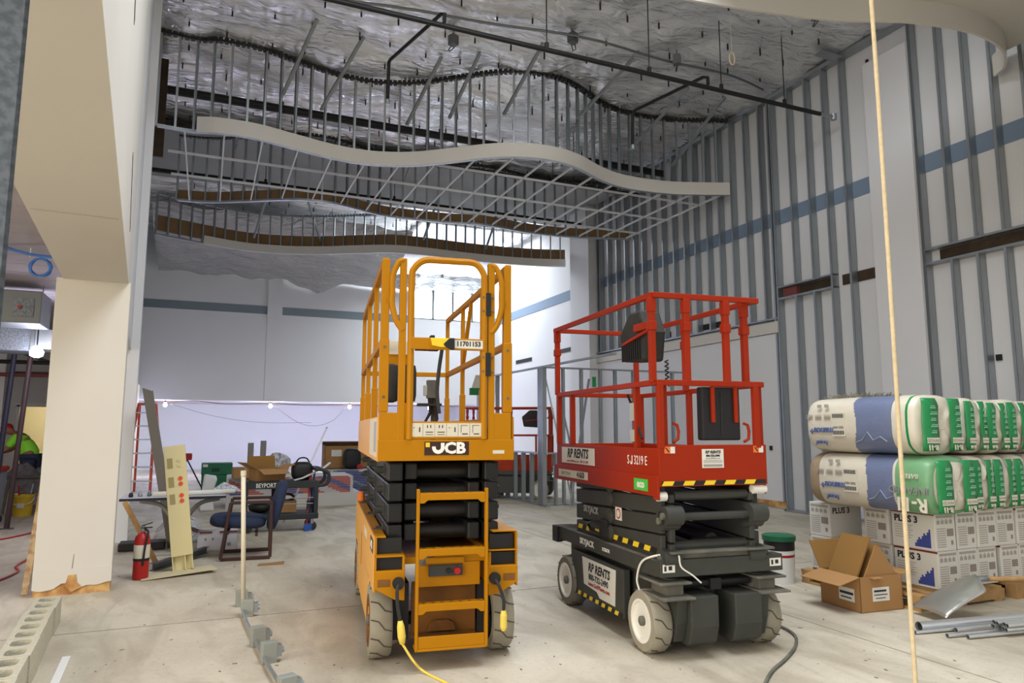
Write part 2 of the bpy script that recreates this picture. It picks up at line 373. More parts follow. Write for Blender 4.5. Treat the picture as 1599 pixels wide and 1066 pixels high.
# --- far wall with clerestory, and the low recess under it
wf = sempty('wall_far', 'grey painted far wall above the low recess')
def wfb(x0, x1, z0, z1, y0=24.0, y1=24.25, n='drywall', m_=None): return struct(n, MB().bx(x0, x1, y0, y1, z0, z1), m_ or M['drywall'], parent=wf)
wfb(-4, 6.5, 2.32, CEIL+.1); wfb(6.5, 9.5, 2.32, 5.32); wfb(6.5, 9.5, 6.38, CEIL+.1)
wfb(-4, 1.68, 5.14, 5.40, 23.985, 24.0, 'painted_stripe', M['stripe_far']); wfb(2.14, 6.4, 5.14, 5.40, 23.985, 24.0, 'painted_stripe', M['stripe_far'])
wfb(1.68, 2.14, 5.02, CEIL, 23.93, 24.0, 'pilaster')
struct('joint_line', MB().bx(1.675, 1.685, 23.995, 24.0, 2.33, 5.0), M['print_mid'], parent=wf)
wn = sempty('window_1', 'bright clerestory window of four panes high on the far wall')
for i in range(5): struct('window_frame', MB().bx(6.5+.74*i, 6.5+.74*i+.07, 24.0, 24.12, 5.32, 6.38), M['steel_dark'], parent=wn)
struct('window_sill', MB().bx(6.5, 9.5, 24.0, 24.14, 5.30, 5.34), M['white'], parent=wn)
gl = bpy.data.materials.new('pane_glass'); gl.use_nodes = True
gb = gl.node_tree.nodes['Principled BSDF']; gb.inputs['Base Color'].default_value = (.9, .95, 1, 1); gb.inputs['Transmission Weight'].default_value = 1; gb.inputs['Roughness'].default_value = .0; gb.inputs['IOR'].default_value = 1.02
for i in range(4): struct('pane', MB().bx(6.54+.74*i, 7.24+.74*i, 24.06, 24.065, 5.34, 6.38), gl, parent=wn)
struct('ceiling_2', MB().bx(-4, 9.6, 24.25, 28.4, 2.34, 2.5), M['drywall'], 'low plasterboard ceiling of the recess under the far wall')
struct('wall_recess', MB().bx(-4, 9.6, 28.2, 28.5, 0, 2.5), M['drywall'], 'pale back wall of the low recess')
# loose vapour barrier hanging from the ceiling towards the far wall
mb = MB(); nx, ny = 90, 26; vs = []
for j in range(ny+1):
    for i in range(nx+1):
        t = j/ny; x = -1.55+10.7*i/nx
        y = 20.2+3.72*t
        top = 7.35; end = 6.30 if x < 6.2 else 6.42
        z = top+(end-top)*(t**.55)+.10*noise.noise(Vector((x*1.3, y*2.2, 5)))+.05*noise.noise(Vector((x*4, y*4, 2)))
        if 2.3 < x < 4.2 and t > .9: z -= .35*(1-abs(x-3.2))*(t-.9)*10
        vs.append((x, y, z))
fs = []
for j in range(ny):
    for i in range(nx):
        x = -1.55+10.7*(i+.5)/nx; y = 20.2+3.72*(j+.5)/ny
        if x > 5.5 and y < 22.6: continue
        a = j*(nx+1)+i; fs.append((a, a+1, a+nx+2, a+nx+1))
mb.add(vs, fs); o = mb.build('plastic_sheet', M['film'], smooth=True)
tag(o, 'wrinkled milky plastic sheeting hanging under the ceiling at the far wall', 'plastic sheet')

# --- left side: long dropped wall on columns, turned about four degrees
LA = radians(4.1); LO = Vector((-.72, 7.38, 0))
lw = sempty('wall_left', 'cream drywall bulkhead wall running along the left side on columns')
lw.location = LO; lw.rotation_euler = (0, 0, LA)
struct('bulkhead', MB().bx(-.52, 0, -5.5, .55, 2.77, CEIL+.1), M['drywall_cream'], parent=lw)
struct('bulkhead', MB().bx(-.52, 0, .55, 17.2, 2.45, CEIL+.1), M['drywall'], parent=lw)
struct('pier', MB().bx(-.35, .10, 3.0, 3.5, 0, CEIL), M['drywall'], parent=lw, bevel=.008)
struct('wall_panel', MB().bx(-.52, 0, 3.5, 17.2, 0, 2.45), M['drywall'], parent=lw)
struct('torn_slot', MB().prism([(-4.3, 5.7), (-4.22, 5.78), (-2.62, 3.98), (-2.66, 3.92)], 'x', -.005, .003), M['brown_dark'], parent=lw)
struct('torn_slot', MB().prism([(-1.3, 3.55), (-1.26, 3.6), (-.72, 3.12), (-.75, 3.08)], 'x', -.005, .003), M['brown_dark'], parent=lw)
struct('joint_line', MB().bx(-.5, -.02, -2.31, -2.30, 2.766, 2.772), M['print_mid'], parent=lw)
cl = sempty('column_1', 'cream drywall wrapped column with a crumbling torn base')
cl.location = LO; cl.rotation_euler = (0, 0, LA)
struct('shaft', MB().bx(-.57, .02, .0, .42, .10, 2.78), M['drywall_cream'], parent=cl, bevel=.006)
struct('torn_base', MB().bx(-.562, .012, .008, .412, 0, .10), M['drywall_edge'], parent=cl)
# ragged plaster edge above the torn base
mb = MB(); prev = .10; poly = [(-.57, .22)]; xs = [-.57+.59*i/22 for i in range(23)]
for x in xs: poly.append((x, .10-.085*max(0, noise.noise(Vector((x*7, 2.2, 0)))+.25)))
poly.append((.02, .22)); struct('torn_edge', MB().prism(poly, 'y', -.004, .004), M['drywall_cream'], parent=cl)
struct('torn_patch', MB().prism([(-.33, .08), (-.31, .165), (-.25, .17), (-.24, .10), (-.20, .06), (-.28, .02)], 'y', -.008, .0), M['drywall_edge'], parent=cl)
struct('crack', MB().prism([(-.292, .17), (-.284, .17), (-.276, .34), (-.280, .34)], 'y', -.003, .0), M['print_grey'], parent=cl)
# near post at the frame edge
np_ = thing('steel_post', 'galvanised steel stud post close to the camera at far left', 'post', (-.56, 2.1, 0), radians(18))
MB().bx(-.19, .08, 0, .012, 0, 2.77).bx(.07, .08, 0, .05, 0, 2.77).bx(-.19, -.18, 0, .05, 0, 2.77).build('post_body', M['galv'], np_)
# near curved soffit at the top right with its hanging fascia, and the cross beam over the camera
arc = spline([(4.5, 5.83), (5.0, 5.76), (5.56, 5.66), (6.38, 5.48), (7.21, 5.17), (8.07, 5.03), (8.75, 5.12), (9.2, 5.35), (9.38, 5.6)], 6)
sf = sempty('soffit_near', 'curved plasterboard soffit with fascia over the right foreground')
struct('fascia', MB().sheet([tuple(p) for p in arc], 6.05, 6.34, .03), M['drywall_cream'], parent=sf, auto=40)
poly = [(p.x, p.y) for p in arc]+[(9.38, .4), (4.5, .4), (4.5, 5.82)]
struct('soffit_board', MB().prism(poly, 'z', 6.335, 6.36), M['drywall_cream'], parent=sf)
struct('beam_1', MB().bx(4.8, 9.5, 1.85, 2.36, 3.6, 6.3), M['drywall_cream'], 'plain cream drywall beam crossing above the camera')
struct('wall_back', MB().bx(-3.5, 9.8, -5.2, -5.0, 0, CEIL+.3), M['drywall'], 'plain drywall wall behind the camera')
mb = MB(); h0, h1, h2, h3 = fill_hole
mb.bx(h0-.08, h0, h2, h3, CEIL-.05, CEIL+.35).bx(h1, h1+.08, h2, h3, CEIL-.05, CEIL+.35).bx(h0-.08, h1+.08, h2-.08, h2, CEIL-.05, CEIL+.35).bx(h0-.08, h1+.08, h3, h3+.08, CEIL-.05, CEIL+.35)
struct('added_opening_kerb', mb, M['white'], 'white kerb of an added light opening above the foreground')  # unseen kerb round the opening added for the overhead fill
struct('ceiling_3', MB().bx(-1.6, 9.4, 15.0, 18.3, CEIL-.20, CEIL-.17), mat('deck_grey', srgb(150, 152, 152), .8, var=.3, vscale=2), 'plain grey ceiling boards between the two farther soffits')
# ================================================================== wavy soffits
SZ = 6.05
STUDS = cstud(.06, .034, .004).mesh('soffit_stud', M['steel'])
def soffit(label, pts, step, bx_top, band=None, kraft=None, braces=(), name='wavy_soffit', dark_top=True, short=None):
    t = thing(name, label, 'soffit', (pts[0][0], pts[0][1], SZ), 0, 'wavy hanging soffits')
    o0 = Vector((pts[0][0], pts[0][1], 0)); P = [Vector((p[0], p[1], 0))-o0 for p in pts]
    C_ = spline(P, 8); top = bx_top-SZ
    for (p, d) in resample(C_, step):
        inst('stud', STUDS, t, (p.x, p.y, .0), (0, 0, atan2(d.y, d.x)+pi/2), (1, 1, top))
    pl = [tuple(p) for p in C_]
    off = lambda k: [tuple(p+Vector((-d.y, d.x, 0))*k) for p, d in zip(C_, [(C_[min(i+1, len(C_)-1)]-C_[max(i-1, 0)]).normalized() for i in range(len(C_))])]
    MB().sheet(off(-.034), -.01, .03, .068).build('bottom_track', M['steel'], t)
    # articulated top track made of short linked plates
    mb = MB()
    for (p, d) in resample(C_, .085):
        a = atan2(d.y, d.x); mt = Matrix.Translation((p.x, p.y, top)) @ Matrix.Rotation(a, 4, 'Z')
        mb.bx(-.03, .03, -.045, .045, -.035, .035, mt)
    mb.sheet(off(-.022), top-.018, top+.012, .044)
    mb.build('top_track', M['track_dark' if dark_top else 'steel'], t)
    if band:
        i0 = band[0]; seg = [p for p in off(-.055) if p[0] >= i0]
        MB().sheet(seg, -.012, band[1], .014).build('drywall_band', M['band'], t, auto=40)
    if kraft:
        seg = [p for p in off(.036) if p[0] >= kraft[2]]
        MB().sheet(seg, kraft[0], kraft[1], .014).build('drywall_back', M['kraft'], t, auto=40)
    for (x, dy, dx, z0) in braces:
        p = min(C_, key=lambda q: abs(q.x-(x-o0.x)))
        MB().bar((p.x, p.y-.04, z0-SZ), (p.x+dx, p.y+dy, CEIL-SZ-.02), .05, .04).build('brace', M['steel'], t)
    return t
soffit('wavy soffit nearest the camera, pale drywall band with tall studs above',
       [(-.90, 11.70), (-.39, 11.72), (-.04, 11.62), (.53, 11.62), (1.15, 11.80), (1.81, 11.98), (2.47, 12.0), (3.11, 11.78), (3.68, 11.37), (4.22, 10.92), (4.71, 10.65), (5.28, 10.56), (5.86, 10.70), (6.63, 11.10), (7.3, 11.27), (8.17, 11.22), (8.8, 11.02), (9.36, 10.80)],
       .262, CEIL-.03, band=(.51, .24), braces=[(.95, -1.3, .35, 6.9), (1.55, -1.3, .45, 6.85), (3.0, -1.1, .3, 6.8), (3.7, -1.0, .2, 6.85), (4.45, -1.1, .25, 6.8), (5.9, -1.2, .45, 6.95), (7.3, -1.3, .5, 6.8), (8.3, -1.2, .4, 6.6)])
soffit('middle wavy soffit showing brown drywall backing between its studs',
       [(-.74, 15.50), (-.11, 15.38), (.73, 14.92), (1.45, 14.53), (2.2, 14.47), (3.07, 14.80), (3.66, 14.91), (4.82, 14.84), (5.69, 14.68), (6.9, 14.86), (8.07, 14.78), (9.4, 14.42)],
       .27, CEIL-.19, kraft=(.0, .24, -2))
soffit('farthest wavy soffit, pale band with brown backing above it',
       [(-1.3, 18.5), (-.27, 18.96), (.69, 19.28), (1.65, 19.24), (2.59, 18.92), (3.51, 18.4), (4.27, 18.02), (5.12, 17.93), (6.23, 18.0), (7.37, 18.0), (8.49, 17.85), (9.25, 17.62)],
       .28, 7.08, band=(1.05, .20), kraft=(.12, .50, -2), braces=[(.95, -.5, .3, 6.4), (2.6, .5, -.3, 6.4), (5.1, -.5, .3, 6.45), (6.9, -.4, .3, 6.4)], dark_top=False)
# suspended ceiling grid between the first two soffits
tg = thing('ceiling_grid', 'white suspended ceiling tee grid between two wavy soffits', 'ceiling grid', (0, 11, SZ+.02))
S1 = spline([Vector(p+(0,)) for p in [(-.90, 11.70), (-.39, 11.72), (.53, 11.62), (1.15, 11.80), (1.81, 11.98), (2.47, 12.0), (3.11, 11.78), (3.68, 11.37), (4.22, 10.92), (4.71, 10.65), (5.28, 10.56), (5.86, 10.70), (6.63, 11.10), (7.3, 11.27), (8.17, 11.22), (9.36, 10.80)]], 6)
S2 = spline([Vector(p+(0,)) for p in [(-.74, 15.50), (-.11, 15.38), (.73, 14.92), (1.45, 14.53), (2.2, 14.47), (3.07, 14.80), (3.66, 14.91), (4.82, 14.84), (5.69, 14.68), (6.9, 14.86), (8.07, 14.78), (9.4, 14.42)]], 6)
yat = lambda C_, x: min(C_, key=lambda q: abs(q.x-x)).y
k = 0
while -.52+.575*k < 9.3:
    x = -.52+.575*k; ya = yat(S1, x)+.05; yb = yat(S2, x)-.05
    MB().bx(x-.012, x+.012, ya-11, yb-11, -.012, -.009).bx(x-.002, x+.002, ya-11, yb-11, -.009, .03).build('tee_bar', M['tbar'], tg); k += 1
for y in (11.62, 12.78, 13.95):
    xs = [x*.05-.8 for x in range(0, 204)]
    run = []
    for x in xs+[99]:
        ok = x < 90 and yat(S1, x) < y < yat(S2, x)
        if ok: run.append(x)
        elif run:
            if run[-1]-run[0] > .2:
                MB().bx(run[0], run[-1], y-11-.012, y-11+.012, -.012, -.009).bx(run[0], run[-1], y-11-.002, y-11+.002, -.009, .03).build('main_tee', M['tbar'], tg)
            run = []
# strap hangers over the grid
for (x, y, a) in ((.25, 12.9, .1), (.72, 12.5, -.2), (1.35, 12.6, .5), (1.95, 13.2, 0), (3.4, 13.4, .4)):
    MB().bar((x, y-11, .25), (x+a*.3, y-11, .62), .05, .01).build('strap_hanger', M['galv'], tg)
# brown sheathing and left end framing
struct('trim_1', MB().bx(-1.25, -.86, 12.6, 12.66, 5.9, 7.6), M['brown_dark'], 'brown sheathing strip at the left end of the soffits')
# ================================================================== pipes overhead
def hrod(par, x, y, z0): MB().cyl((x, y, z0), (x, y, CEIL), .008, 6).build('hanger_rod', M['black_pipe'], par); MB().cyl((x, y, z0-.05), (x, y, z0+.06), .03, 8).build('hanger_ring', M['black_pipe'], par)
t = thing('sprinkler_pipe', 'black sprinkler pipe nearest the camera with two drop branches', 'pipe', (0, 8.1, 6.52))
MB().cyl((-.45, 0, 0), (8.95, 0, 0), .034, 12).build('main_pipe', M['black_pipe'], t)
MB().cyl((8.95, 0, 0), (9.25, 0, 0), .028, 12).cyl((9.25, 0, -.05), (9.25, 0, .05), .05, 10).build('end_cap', M['steel'], t)
for x in (2.55, 6.7):
    MB().tube([(x, 0, .05), (x, 0, .16), (x-.02, .08, .2), (x-.35, 1.45, .2), (x-.36, 1.5, .18), (x-.36, 1.52, -.38)], .026, 8).build('branch_pipe', M['black_pipe'], t)
    MB().cyl((x-.36, 1.52, -.38), (x-.36, 1.52, -.45), .035, 8).build('sprinkler_head', M['steel'], t)
for x in (1.3, 4.0, 5.65, 6.95, 8.2): hrod(t, x, 0, .04)
for (y, z, r, x1, lb) in ((12.9, 7.2, .075, 9.3, 'thick black pipe behind the nearest wavy soffit'), (13.9, 7.0, .05, 9.3, 'black pipe above the suspended ceiling grid'), (16.6, 7.0, .05, 9.2, 'black pipe behind the middle wavy soffit')):
    t = thing('ceiling_pipe', lb, 'pipe', (0, y, z))
    MB().cyl((-1.4, 0, 0), (x1, 0, 0), r, 12).build('main_pipe', M['black_pipe'], t)
    for x in (1, 4, 7): hrod(t, x, 0, r)
t = thing('cable_coil', 'small white ring hanging on a cord from the foil ceiling', 'cable coil', (7.0, 7.9, 7.0))
MB().tube([(0, .0, .05+.0), (0, 0, .66)], .004, 5).build('cord', M['rope'], t)
MB().tube([(.05*cos(a*pi/8), 0, -.05+.1*sin(a*pi/8)) for a in range(17)], .01, 6).build('ring', M['rope'], t)
# ceiling junction boxes and a hanging bulb
for i, (x, y) in enumerate(((2.6, 6.85), (5.0, 9.2), (6.9, 9.1), (8.0, 7.2), (.95, 9.5), (3.3, 10.0))):
    t = thing('junction_box', ('junction box on the ceiling above the pipe at top centre', 'junction box on the ceiling above the pipe middle', 'junction box beside the cross pipe branch', 'junction box with loose wires near the right wall', 'grey junction box at the left of the foil ceiling', 'grey junction box near the first pipe branch')[i], 'junction box', (x, y, CEIL-.2), .4*i)
    MB().bx(-.06, .06, -.06, .06, 0, .16).build('box_body', M['steel_dark'], t); MB().cyl((0, 0, .15), (0, 0, .25), .012, 6).build('stem', M['steel_dark'], t)
    MB().tube([(.05, 0, 0), (.1, .02, -.06), (.04, .03, -.1), (-.03, 0, -.05)], .008, 5).build('loose_wire', M['black'], t)
# hanging cord in the foreground
rp0 = ray(1395, 533)*2.35; rx, ry = rp0.x, rp0.y
mb = MB(); mb.tube([(rx+.006*sin(k*.22), ry+.006*cos(k*.2), max(.004, 7.6-.1207*k)) for k in range(64)], .007, 8)
tag(mb.build('hanging_rope', M['rope'], smooth=True), 'cream rope hanging straight down in the right foreground', 'rope')
# ================================================================== scissor lifts
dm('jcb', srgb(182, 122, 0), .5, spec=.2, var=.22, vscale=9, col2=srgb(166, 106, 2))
dm('jcb_lit_side', srgb(226, 170, 84), .55, var=.25, vscale=6, col2=srgb(206, 146, 62))  # same yellow made paler, light from the left put into the colour
dm('jcb_dirty', srgb(132, 84, 26), .8, var=.6, vscale=8, col2=srgb(84, 54, 22))
dm('arm_black', srgb(20, 20, 21), .45, var=.3, vscale=8, col2=srgb(36, 36, 35))
dm('arm_edge', srgb(120, 120, 118), .6)
dm('tyre_dust', srgb(156, 150, 134), .9, var=.4, vscale=14, col2=srgb(132, 126, 110))
dm('tyre_groove', srgb(84, 76, 62), .95)
dm('rim_white', srgb(232, 230, 222), .6)
dm('sky_red', srgb(156, 42, 8), .45, spec=.2, var=.22, vscale=8, col2=srgb(146, 36, 8))
dm('sky_grey', srgb(52, 54, 50), .6, var=.35, vscale=7, col2=srgb(72, 72, 66))
dm('sky_dust', srgb(112, 110, 100), .85, var=.6, vscale=6, col2=srgb(70, 70, 64))
dm('safety_yellow', srgb(238, 205, 40), .6)
dm('cord_yellow', srgb(236, 208, 88), .5)
dm('sign_white', srgb(226, 224, 214), .6)
dm('sign_cream', srgb(214, 208, 190), .6)
dm('eco_green', srgb(70, 190, 70), .6)
dm('sticker_orange', srgb(232, 120, 40), .6)
dm('letter_white', srgb(238, 238, 232), .6)
dm('letter_grey', srgb(168, 170, 166), .6)
dm('letter_red', srgb(160, 46, 40), .6)

def wheel(parent, c, r, w, tyre, rim, out=-1, name='wheel', ng=13, groove=True, steer=0):
    """axis along local x, out = side that faces outwards"""
    x, y, z = c
    prof = [(r*.70, -w/2), (r*.93, -w/2), (r, -w*.36), (r, w*.36), (r*.93, w/2), (r*.70, w/2)]
    t = MB().lathe(prof, (0, 0, 0), 36, 'x', cap=False).build(name, tyre, parent, auto=50); t.location = c; t.rotation_euler = (0, 0, steer)
    mb = MB(); mb.lathe([(r*.40, out*w*.30), (r*.70, out*w*.47), (r*.70, out*w*.52), (r*.62, out*w*.52), (r*.56, out*w*.34), (r*.2, out*w*.36)], (0, 0, 0), 28, 'x')
    mb.build('rim', rim, t, auto=40)
    MB().lathe([(r*.16, out*w*.3), (r*.16, out*w*.52), (r*.08, out*w*.58)], (0, 0, 0), 12, 'x').build('hub', M['sky_dust'], t)
    if groove:
        mb = MB(); rr = r+.0015
        for k in range(ng):
            a = 2*pi*k/ng; st = 2*pi/ng
            P = lambda xx, aa: (xx, rr*cos(aa), rr*sin(aa))
            for (p, q) in (((-w*.48, a), (-w*.14, a+st*.12)), ((-w*.14, a+st*.12), (w*.14, a+st*.55)), ((w*.14, a+st*.55), (w*.48, a+st*.66))):
                mb.bar(P(*p), P(*q), .007, .004, up=P(0, a))
        mb.build('tread_groove', M['tyre_groove'], t)
    return t
def hazard(parent, p0, p1, h, n, axis, name='hazard_tape'):
    """striped tape from p0 to p1 along axis ('x' or 'y'), thin plate facing outwards"""
    b0 = MB(); y0 = MB()
    a, b_ = (p0[0], p1[0]) if axis == 'x' else (p0[1], p1[1]); st = (b_-a)/n; z0 = p0[2]
    for i in range(n):
        s = a+st*i; pl = [(s, z0), (s+st*.5, z0), (s+st*.5+h*.6*(1 if st > 0 else -1), z0+h), (s+h*.6*(1 if st > 0 else -1), z0+h)]
        if axis == 'x': y0.prism(pl, 'y', p0[1]-.0016, p0[1])
        else: y0.prism(pl, 'x', p0[0]-.0016, p0[0])
    if axis == 'x': b0.bx(min(a, b_), max(a, b_)+h*.6, p0[1]-.0008, p0[1]+.0006, z0, z0+h)
    else: b0.bx(p0[0]-.0008, p0[0]+.0006, min(a, b_)-h*.6, max(a, b_), z0, z0+h)
    o = b0.build(name, M['black'], parent); y0.build('yellow_stripe', M['safety_yellow'], o); return o
FRONT = dict(xd=(1, 0, 0), yd=(0, 0, 1)); LEFT = dict(xd=(0, -1, 0), yd=(0, 0, 1))

# ------------------------------------------------------------------ yellow lift
J = thing('scissor_lift', 'yellow scissor lift with folded black arms and rear step ladder', 'scissor lift', (1.40, 4.276, 0), radians(-8.5), 'scissor lifts')
Y = M['jcb']
def jp(name, mb, m_=Y, par=J, bev=.004, **k): return mb.build(name, m_, par, bevel=bev, **k)
jp('platform_deck', MB().bx(-.43, .43, .0, 2.45, 1.23, 1.30))
fp = jp('front_plate', MB().bx(-.43, .43, -.012, .0, 1.228, 1.358))
jp('toe_board', MB().bx(-.432, -.418, .0, 2.46, 1.225, 1.50), M['jcb_lit_side']); jp('toe_board', MB().bx(.418, .432, .0, 2.46, 1.225, 1.50)); jp('toe_board', MB().bx(-.43, .43, 2.45, 2.462, 1.225, 1.50))
jp('bridge_plate', MB().bx(-.40, .40, .02, 2.4, 1.30, 1.315), M['jcb_dirty'])
# front wings, posts and D handles
for s in (-1, 1):
    x0, x1 = (-.425, -.272) if s < 0 else (.262, .412)
    jp('wing_panel', MB().bx(x0, x1, -.01, .03, 1.355, 1.525))
    xo = -.402 if s < 0 else .389; xi = -.292 if s < 0 else .280
    jp('post', MB().bar((xo, .02, 1.35), (xo, .02, 2.49), .05, .05)); jp('post', MB().bar((xi, .01, 1.35), (xi, .01, 2.50), .043, .043))
    jp('post_sleeve', MB().bar((xo, .02, 1.53), (xo, .02, 1.98), .058, .058))
    xm = xi+(xo-xi)*.62
    jp('grab_handle', MB().tube(spline([(xi, .0, 2.49), (xi+(xm-xi)*.5, .0, 2.47), (xm, .0, 2.38), (xm, .0, 2.28), (xm, .0, 2.20), (xi+(xm-xi)*.6, .0, 2.10), (xi, .0, 2.04)], 5), .019, 8), auto=40, bev=0)
    jp('handle_bracket', MB().bx(min(xm, xo), max(xm, xo), -.005, .03, 2.20, 2.25))
    jp('bolt', MB().cyl((xo, -.012, 1.93), (xo, .0, 1.93), .009, 8).cyl((xo, -.012, 1.62), (xo, .0, 1.62), .009, 8), M['sky_dust'], bev=0)
# gate
gt = jp('gate', MB().tube(spline([(-.240, -.005, 1.36), (-.240, -.005, 1.7), (-.240, -.005, 2.0), (-.240, -.005, 2.36), (-.225, -.005, 2.44), (-.16, -.005, 2.495), (-.05, -.005, 2.50), (.05, -.005, 2.50), (.165, -.005, 2.495), (.22, -.005, 2.44), (.232, -.005, 2.36), (.232, -.005, 2.0), (.232, -.005, 1.7), (.232, -.005, 1.36)], 5), .0215, 8), auto=40, bev=0)
jp('gate_bar', MB().bx(-.245, .235, -.03, -.018, 1.92, 1.995), par=gt); jp('gate_panel', MB().bx(-.256, .245, -.012, .004, 1.362, 1.47), par=gt)
jp('number_plate', MB().bx(.032, .218, -.0325, -.030, 1.932, 1.984), M['sign_white'], par=gt, bev=0); txt('11701153', .042, gt, M['print_dark'], (.125, -.0335, 1.960), sx=.95, bold=.0015, **FRONT)
jp('latch', MB().prism([(-.11, 1.945), (-.12, 1.993), (.03, 1.993), (.03, 1.925), (.01, 1.918), (0, 1.935), (-.06, 1.935)], 'y', -.046, -.03), M['safety_yellow'], par=gt)
jp('latch_cover', MB().prism([(-.04, 1.955), (.0, 1.994), (.032, 1.994), (.032, 1.922), (.012, 1.917), (-.03, 1.94)], 'y', -.052, -.044), M['black'], par=gt)
ps = jp('decal', MB().bx(-.235, .215, -.0135, -.012, 1.376, 1.46), M['sign_cream'], par=gt, bev=0)
mb = MB()
for i in range(6):
    x = -.225+.074*i
    mb.bx(x-.006, x-.005, -.0145, -.0135, 1.378, 1.458)
    if i in (0, 3): mb.bx(x+.045, x+.052, -.0145, -.0135, 1.405, 1.435).bx(x+.008, x+.018, -.0145, -.0135, 1.43, 1.433)
    elif i in (1, 2): mb.bx(x+.012, x+.058, -.0145, -.0135, 1.402, 1.407).bx(x+.02, x+.026, -.0145, -.0135, 1.43, 1.448).bx(x+.04, x+.046, -.0145, -.0135, 1.43, 1.448).bx(x+.012, x+.058, -.0145, -.0135, 1.388, 1.391)
    else: mb.bx(x+.012, x+.056, -.0145, -.0135, 1.445, 1.448).bx(x+.012, x+.015, -.0145, -.0135, 1.40, 1.446).bx(x+.02, x+.056, -.0145, -.0135, 1.39, 1.396)
mb.build('pictogram', M['print_dark'], ps)
for z in (2.15, 1.76): jp('hinge', MB().bx(.236, .272, -.024, .0, z, z+.15), M['black'], bev=0); jp('hinge_bolts', MB().cyl((.222, -.03, z+.03), (.222, -.018, z+.03), .007, 6).cyl((.222, -.03, z+.12), (.222, -.018, z+.12), .007, 6).cyl((.286, -.03, z+.03), (.286, -.01, z+.03), .007, 6).cyl((.286, -.03, z+.12), (.286, -.01, z+.12), .007, 6), M['sky_dust'], bev=0)
# JCB badge
bd = jp('badge', MB().bx(-.145, .135, -.0145, -.012, 1.262, 1.346), mat('badge_black', srgb(52, 24, 20), .5), bev=0)
jletter(bd, M['letter_white'], (-.098, -.0145, 1.270), .078, .068, .023, **FRONT); txt('CB', .094, bd, M['letter_white'], (.046, -.0155, 1.303), sx=1.12, bold=.004, **FRONT)
jp('badge_square', MB().bx(-.138, -.112, -.0165, -.0145, 1.312, 1.340), M['safety_yellow'], par=bd, bev=0)
jp('serial_sticker', MB().bx(.29, .365, -.0135, -.012, 1.268, 1.29), M['sign_cream'], bev=0)
# rails
def rail(par, p, q, w=.041, n='rail', m_=Y): return jp(n, MB().bar(p, q, w, w), m_, par)
for s in (-1, 1):
    x = .402*s
    rail(J, (x, .02, 2.485), (x, .5, 2.485)); rail(J, (x, .5, 2.485), (x, 2.42, 2.485)); rail(J, (x, .04, 1.97), (x, 2.42, 1.95))
    for v in (.82, 1.62, 2.42):
        rail(J, (x, v, 1.3), (x, v, 2.485), .034, 'post'); jp('post_sleeve', MB().bar((x, v, 1.3), (x, v, 1.72), .046, .046))
for z in (1.95,): rail(J, (-.402, 2.42, z), (.402, 2.42, z))
rail(J, (0, 2.42, 1.3), (0, 2.42, 1.95), .034, 'post')
rail(J, (.402, 1.25, 2.485), (.402, 1.62, 1.95), .03, 'rail_brace')
# inner control box, manual tubes, hose and isolator
jp('control_box', MB().bx(-.385, -.17, .42, .52, 1.62, 2.02)); jp('control_decal', MB().bx(-.37, -.19, .414, .42, 1.93, 2.02), M['sign_cream'], bev=0)
for x in (-.335, -.215): jp('manual_tube', MB().lathe([(.03, 0), (.055, .01), (.062, .05), (.062, .21), (.055, .25), (.03, .26)], (x, .38, 1.60), 16), M['rubber'], bev=0, auto=40)
jp('joystick_box', MB().bx(-.14, -.03, .5, .62, 1.98, 2.06), mat('rust', srgb(156, 96, 50), .8, var=.6, vscale=12, col2=srgb(100, 60, 40))); jp('joystick', MB().bx(-.045, -.015, .48, .56, 1.99, 2.08).bx(-.05, .02, .46, .58, 1.975, 1.99), M['black'])
jp('hose', MB().tube(spline([(-.04, .0, 1.93), (-.055, .02, 1.80), (-.065, .02, 1.65), (-.05, .02, 1.52)], 5), .012, 8), M['rubber'], bev=0)
ib = jp('isolator_box', MB().bx(.01, .10, 1.0, 1.07, 1.66, 1.80), M['sky_dust']); jp('isolator_switch', MB().bx(-.015, .01, 1.0, 1.06, 1.68, 1.76), M['letter_grey'], par=ib)
jp('cable_bundle', MB().tube([(.03, 1.03, 1.66), (.04, 1.03, 1.55), (.0, 1.02, 1.48), (.06, 1.0, 1.42), (.09, 1.02, 1.5), (.07, 1.03, 1.66)], .014, 6).bx(-.06, .12, .98, 1.08, 1.60, 1.62), M['rubber'], bev=0)
jp('mast', MB().bx(.05, .085, 1.05, 1.08, 1.30, 1.70), M['sky_dust'])
# side decals
jp('side_decal', MB().bx(-.4345, -.432, .06, .72, 1.25, 1.49), M['sign_cream'], bev=0)
jp('side_decal_print', MB().bx(-.4355, -.4345, .08, .30, 1.28, 1.47), mat('decal_print', srgb(160, 166, 176), .6), bev=0)
# scissor pack
for i, (z0, z1) in enumerate(((1.10, 1.215), (.975, 1.088), (.845, .962), (.715, .832))):
    for s in (-1, 1):
        a, b_ = sorted((s*.355, s*.262)); a2, b2 = sorted((s*.245, s*.165))
        am = MB().bx(a, b_, .10, 2.32, z0, z1).build('scissor_arm', M['arm_black'], J, bevel=.01)
        MB().bx(a+.012, b_-.012, .094, .101, z0+.012, z1-.012).build('arm_end_cap', M['black_gloss'], am)
        MB().bx(a2, b2, .16, 2.26, z0+.005, z1-.005).build('inner_arm', M['arm_black'], J, bevel=.01)
        mb = MB()
        for v in (.36, 1.2, 2.05): mb.bx(*sorted((s*.355, s*.364)), v-.05, v+.05, z0+.02, z1-.015).cyl((s*.35, v, z0+.058), (s*.405, v, z0+.058), .024, 10).cyl((s*.40, v, z0+.058), (s*.42, v, z0+.058), .014, 6)
        mb.build('pivot_pin', M['sky_grey'], am)
    for v in (.30, 1.2): MB().cyl((-.17, v, z0+.05), (.17, v, z0+.05), .05, 14).build('cross_tube', M['arm_black'], J, auto=40)
